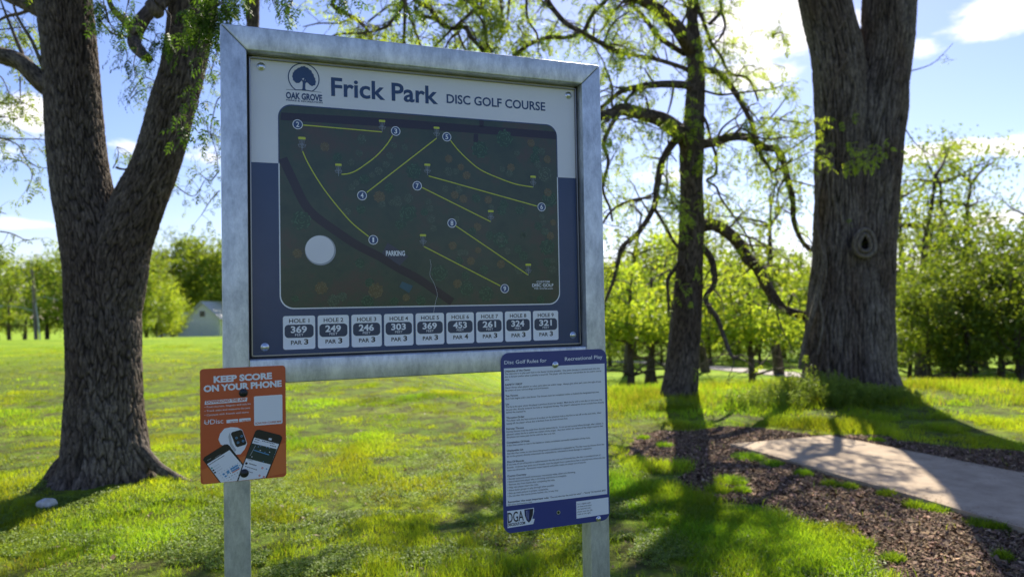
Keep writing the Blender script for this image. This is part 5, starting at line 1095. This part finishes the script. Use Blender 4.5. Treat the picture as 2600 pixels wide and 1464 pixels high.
for y0,y1,n_,hh,ww in ((3.3,6.0,210000,.058,.0036),(6.0,9.5,200000,.055,.0050),(9.5,15,170000,.055,.0080),(15,34,150000,.055,.015)):
    x,y=frustum_pts(n_,y0,y1,rng)
    mm=mulch_mask(x,y); ex_=exclude(x,y)
    tuft=fbm(x*2.3+3,y*2.3+1,3,51); bp=bare(x,y)
    keep=(~ex_)&((~mm)|(rng.random(n_)<.010))
    keep&=rng.random(n_)<np.clip(1.2-np.clip((bp-.10)*5,0,1.12)*(y<14),0,1)
    keep&=rng.random(n_)<np.clip(.30+2.2*(tuft-.40)*2,.08,1)
    x,y,tuft,mm=x[keep],y[keep],tuft[keep],mm[keep]; n2=len(x)
    nearpad=sst(.2,.7,fbm(x*1.4+20,y*1.4,3,61)); rough=sst(.9,1.6,x/y*3.0)*0
    hgt=hh*(.22+.95*np.clip((tuft-.3)*2.2,0,1))*rng.uniform(.5,1.35,n2)*(.7+.8*nearpad)*np.where(x>.6,1.25,.80)
    blades(x,y,hgt,ww*rng.uniform(.7,1.3,n2),rng.uniform(.1,.85,n2),gcol(x,y,n2,rng),rng)
# lusher tufts near the mulch edge and on the patches beside the pad
for a_,b_,r_ in GPATCH+[(gz(300,700)[0],gz(300,700)[1],.35),(gz(950,900)[0],gz(950,900)[1],.45),(gz(1250,1000)[0],gz(1250,1000)[1],.45),(gz(700,950)[0],gz(700,950)[1],.5),(gz(1350,1100)[0],gz(1350,1100)[1],.35),(gz(500,800)[0],gz(500,800)[1],.4),(gz(900,1100)[0],gz(900,1100)[1],.4)]:
    n_=int(3800*r_/.35*(r_/.35)); n_=min(max(n_,500),6000); t_=rng.uniform(0,6.283,n_); q_=np.sqrt(rng.random(n_))*r_*rng.uniform(.7,1.1,n_); x=a_+q_*np.cos(t_); y=b_+q_*np.sin(t_)
    k=~in_poly(x,y,PAD); x,y=x[k],y[k]; n2=len(x)
    blades(x,y,rng.uniform(.03,.10,n2)*(1-.4*(q_[k]/r_)),.0045*rng.uniform(.7,1.4,n2),rng.uniform(.2,.95,n2),gcol(x,y,n2,rng)*np.array([.85,1,.9]),rng)
# taller rough grass on the crest by the right trunks
cx=G(1800,985); n_=42000; x=rng.uniform(1.0,9,n_); y=rng.uniform(10.3,13.4,n_); k=(~exclude(x,y))&(~mulch_mask(x,y))&(rng.random(n_)<np.clip(fbm(x*1.2,y*2,2,5)*1.6-.25,0,1)); x,y=x[k],y[k]; n2=len(x)
c_=gcol(x,y,n2,rng); s_=rng.random(n2)<.22; c_[s_]=np.array([1.7,1.15,2.4])*rng.uniform(.6,1.0,(s_.sum(),1)); blades(x,y,rng.uniform(.05,.19,n2),.007*rng.uniform(.6,1.3,n2),rng.uniform(.1,.7,n2),c_,rng)
gr=mesh_np('grass',np.concatenate(GV),np.concatenate(GQ),np.concatenate(GT),M['grass'],tint=np.concatenate(GC),smooth=True); tag(gr,'short bright green spring lawn grass with tufts',cat='grass',kind='stuff')
# low clover / chickweed: small round leaves close to the soil
def weeds(x,y,rng,sz=.0075,hmax=.035):
    n_=len(x); z=height(x,y)+rng.uniform(.004,hmax,n_); nrm=rng.normal(0,.45,(n_,3)); nrm[:,2]=1; nrm/=np.linalg.norm(nrm,axis=1)[:,None]
    a=rng.uniform(0,6.283,n_); t_=np.stack([np.cos(a),np.sin(a),np.zeros(n_)],1); t_-=nrm*np.sum(t_*nrm,1)[:,None]; t_/=np.linalg.norm(t_,axis=1)[:,None]; b_=np.cross(nrm,t_)
    s_=(sz*rng.uniform(.6,1.5,n_))[:,None]; c_=np.stack([x,y,z],1)
    V=np.stack([c_-t_*s_,c_-b_*s_*.7,c_+t_*s_,c_+b_*s_*.7],1); return V.reshape(-1,3)
gwd=Geo()
def ell(cx,cy,rx,ry,n_,ang=0):
    t_=rng.uniform(0,6.283,n_); q_=np.sqrt(rng.random(n_)); u_=q_*np.cos(t_)*rx; v_=q_*np.sin(t_)*ry; return cx+u_*math.cos(ang)-v_*math.sin(ang),cy+u_*math.sin(ang)+v_*math.cos(ang)
areas=[]
for px,py,rx,ry,n_ in ((120,1330,1.1,.35,9000),(330,1290,.8,.28,9000),(520,1270,.9,.35,9000),(60,1300,.8,.25,5000),(640,1330,.7,.35,6000),(300,1390,.9,.25,7000),(860,1390,.8,.35,8000),(1050,1430,.6,.25,5000),(700,1430,.7,.25,7000),(1000,1320,.6,.2,3500),(1650,1290,.5,.3,4500),(1700,1380,.5,.25,4500),(1800,1160,.35,.2,2500),(2000,1010,.5,.3,3000),(2260,1010,.5,.25,4000),(2300,1040,.6,.25,3500),(1610,1400,.4,.3,4000)):
    c=G(px,py); areas.append(ell(c[0],c[1],rx,ry,n_))
x,y=frustum_pts(150000,3.3,8,rng); k=fbm(x*1.3+70,y*1.3,3,44)>.50; areas.append((x[k],y[k]))
for x,y in areas:
    k=(~exclude(x,y))&((~mulch_mask(x,y)))&(fbm(x*3+5,y*3,3,71)>.40); x,y=x[k],y[k]; V=weeds(x,y,rng); n_=len(x)
    gwd.add(V,np.arange(n_*4).reshape(-1,4),C=np.repeat(leafcols(n_,rng,.3,.15)*(.75+.5*fbm(x*1.5,y*1.5,2,90))[:,None],4,0))
tag(gwd.obj('ground_cover',M['weed'],smooth=True),'low creeping weeds with tiny leaves around the tree base and in the lawn','ground cover',kind='stuff')
# bark mulch chips
mulm=bpy.data.materials.new('bark_chips'); mulm.use_nodes=True; t=mulm.node_tree; b=t.nodes['Principled BSDF']; b.inputs['Roughness'].default_value=.85; b.inputs['Specular IOR Level'].default_value=.25
at=t.nodes.new('ShaderNodeAttribute'); at.attribute_name='tint'; mm_=t.nodes.new('ShaderNodeMixRGB'); mm_.blend_type='MULTIPLY'; mm_.inputs[0].default_value=1; mm_.inputs[1].default_value=(.185,.122,.078,1); t.links.new(at.outputs['Color'],mm_.inputs[2]); t.links.new(mm_.outputs[0],b.inputs['Base Color'])
A_=np.array(MULCH); n_=330000; x=rng.uniform(A_[:,0].min()-.3,min(A_[:,0].max()+.3,7.5),n_); y=rng.uniform(max(A_[:,1].min()-.3,2.8),A_[:,1].max()+.3,n_)
wx=x+rng.normal(0,.03,n_); k=mulch_mask(wx,y)&~in_poly(x,y,PAD); x,y=x[k],y[k]; n_=len(x)
c_=np.stack([x,y,height(x,y)+rng.uniform(.0,.022,n_)],1); nrm=rng.normal(0,.5,(n_,3)); nrm[:,2]=1; nrm/=np.linalg.norm(nrm,axis=1)[:,None]
a=rng.uniform(0,6.283,n_); t_=np.stack([np.cos(a),np.sin(a),np.zeros(n_)],1); t_-=nrm*np.sum(t_*nrm,1)[:,None]; t_/=np.linalg.norm(t_,axis=1)[:,None]; b_=np.cross(nrm,t_)
l_=(.0095*rng.lognormal(0,.45,n_))[:,None]; w_=l_*rng.uniform(.2,.55,(n_,1)); j=lambda s:rng.uniform(.6,1.2,(n_,1))*s
V=np.stack([c_-t_*j(l_)-b_*j(w_),c_+t_*j(l_)-b_*j(w_),c_+t_*j(l_)+b_*j(w_),c_-t_*j(l_)+b_*j(w_)],1).reshape(-1,3)
col=rng.lognormal(0,.5,(n_,1))*np.concatenate([np.ones((n_,1)),rng.uniform(.85,1.1,(n_,1)),rng.uniform(.75,1.15,(n_,1))],1); pale=rng.random(n_)<.02; col[pale]*=2.6; col=np.minimum(col,4.5)
tag(mesh_np('mulch',V,np.arange(n_*4).reshape(-1,4),mat=mulm,tint=np.repeat(col,4,0),smooth=False),'dark brown shredded bark mulch around the tee pad','mulch',kind='stuff')
# feathery weed clumps at the foot of the thick tree
def clump(px,py,rx,hh,n_,label,seed,dy=0):
    rg=np.random.default_rng(seed); c=G(px,py); cx,cy=float(c[0]),float(c[1])+dy; z0=float(height(cx,cy)); o=empty('weed_clump',(cx,cy,z0),0,label,'weed','feathery weeds under the thick tree')
    gs,gf=Geo(),Geo()
    for i in range(n_):
        a_=rg.uniform(0,6.28); q_=math.sqrt(rg.random())*rx; bx,by=cx+q_*math.cos(a_),cy+q_*math.sin(a_)*.6; H_=hh*rg.uniform(.5,1.1)*(1.1-.5*q_/rx)
        P=np.array([[bx,by,float(height(bx,by))-.01],[bx+rg.normal(0,.02),by+rg.normal(0,.02),z0+H_*.5],[bx+rg.normal(0,.05),by+rg.normal(0,.05),z0+H_]]); C_,_,_=tube_geo(gs,P,np.array([.003,.0025,.001]),step=.05,k=3) if False else (resample(P,np.array([.003,.0025,.001]),.04)[0],0,0)
        tube_geo(gs,P,np.array([.003,.0025,.0012]),step=.06,k=3)
        m=26; pos=C_[rg.integers(len(C_)//4,len(C_),m)]; d=rand_dirs(m,rg); d[:,2]=np.abs(d[:,2])*.6+.1; l_=rg.uniform(.02,.055,m)[:,None]; s_=np.cross(d,rand_dirs(m,rg)); s_/=np.linalg.norm(s_,axis=1)[:,None]; s_*=.0045
        V=np.stack([pos-s_*.4,pos+d*l_*.6-s_,pos+d*l_,pos+d*l_*.6+s_],1).reshape(-1,3); gf.add(V,np.arange(m*4).reshape(-1,4),C=np.repeat(leafcols(m,rg,.25,.2),4,0))
    gs.obj('stem',M['weed'],o); gf.obj('foliage',M['weed'],o)
clump(2065,1010,.75,.44,420,'tallest pale feathery weed clump, under the left edge of the thick trunk',1)
clump(2150,1024,.60,.36,300,'feathery weed clump in the middle, right in front of the thick trunk',2)
clump(2250,1016,.50,.24,200,'low shaded weed clump before the right root of the thick trunk',3)
clump(1950,1030,.6,.30,200,'straggly yellowish weed clump left of the thick trunk',4)
clump(1690,1030,.35,.16,70,'short grassy weed clump at the foot of the slender dark tree',5,-.2)

# unseen trees added behind the viewpoint to darken reflections in the glossy print
gwl=Geo(); rgw=np.random.default_rng(8)
for i in range(16):
    a_=R(180)+R(-75+150*i/15+rgw.uniform(-3,3)); d_=rgw.uniform(34,46); sc_=rgw.uniform(.5,.7); mt_,mf_=PROT['field'][i%3]
    for me_ in (mt_,mf_):
        n_=len(me_.vertices); co=np.empty(n_*3); me_.vertices.foreach_get('co',co); co=co.reshape(-1,3)*sc_
        th=rgw.uniform(0,6.28); co=co@np.array([[math.cos(th),math.sin(th),0],[-math.sin(th),math.cos(th),0],[0,0,1]])
        co+=np.array([math.sin(a_)*d_,math.cos(a_)*d_,0]); q_=[p.vertices[:] for p in me_.polygons]
        if me_ is mf_: q_=q_[::2]
        gwl.add(co,np.array(q_),C=np.full((n_,3),.8))
tag(gwl.obj('added_woodland',M['leaf_mid'],smooth=True),'unseen leafy wood added behind the viewpoint to darken reflections','added_woodland',kind='stuff')

# stray chips lying on the slab edge and dry leaf litter in the lawn
def flakes(x,y,z,size,rng,tilt=.35):
    n_=len(x); c_=np.stack([x,y,z],1); nrm=rng.normal(0,tilt,(n_,3)); nrm[:,2]=1; nrm/=np.linalg.norm(nrm,axis=1)[:,None]
    a=rng.uniform(0,6.283,n_); t_=np.stack([np.cos(a),np.sin(a),np.zeros(n_)],1); t_-=nrm*np.sum(t_*nrm,1)[:,None]; t_/=np.linalg.norm(t_,axis=1)[:,None]; b_=np.cross(nrm,t_)
    l_=(size*rng.lognormal(0,.4,n_))[:,None]; w_=l_*rng.uniform(.25,.6,(n_,1))
    return np.stack([c_-t_*l_,c_-b_*w_,c_+t_*l_*.9,c_+b_*w_],1).reshape(-1,3)
rng=np.random.default_rng(303); xs=[];ys=[]
for i in range(len(PAD)):
    a_=np.array(PAD[i]); c_=np.array(PAD[(i+1)%len(PAD)]); L_=np.linalg.norm(c_-a_); m=int(L_*170); f=rng.random(m)[:,None]; p=a_*(1-f)+c_*f; cen_=np.mean(np.array(PAD),0); inn=(cen_-p); inn/=np.linalg.norm(inn,axis=1)[:,None]
    p=p+inn*np.abs(rng.exponential(.06,(m,1))); xs.append(p[:,0]); ys.append(p[:,1])
x=np.concatenate(xs); y=np.concatenate(ys); k=in_poly(x,y,PAD); x,y=x[k],y[k]; z=cf[0]*x+cf[1]*y+cf[2]+.045+.004
V=flakes(x,y,z,.007,rng,.15); n_=len(x)
tag(mesh_np('bark_crumbs',V,np.arange(n_*4).reshape(-1,4),mat=mulm,tint=np.repeat(rng.lognormal(0,.4,(n_,1))*np.ones((1,3)),4,0),smooth=False),'bark crumbs spilled along the edge of the concrete pad','mulch',kind='stuff')
x,y=frustum_pts(9000,3.3,14,rng); k=(~exclude(x,y))&(fbm(x*.9+11,y*.9,3,5)>.42); x,y=x[k],y[k]; n_=len(x)
V=flakes(x,y,height(x,y)+rng.uniform(.005,.03,n_),.012,rng,.5)
litm=leaf_mat('dry_leaf',(.26,.17,.09),(.20,.12,.05),.25)
tag(mesh_np('leaf_litter',V,np.arange(n_*4).reshape(-1,4),mat=litm,tint=np.repeat(rng.uniform(.4,1.3,(n_,1))*np.ones((1,3)),4,0),smooth=False),'scattered dry brown leaf bits lying in the lawn','leaf litter',kind='stuff')
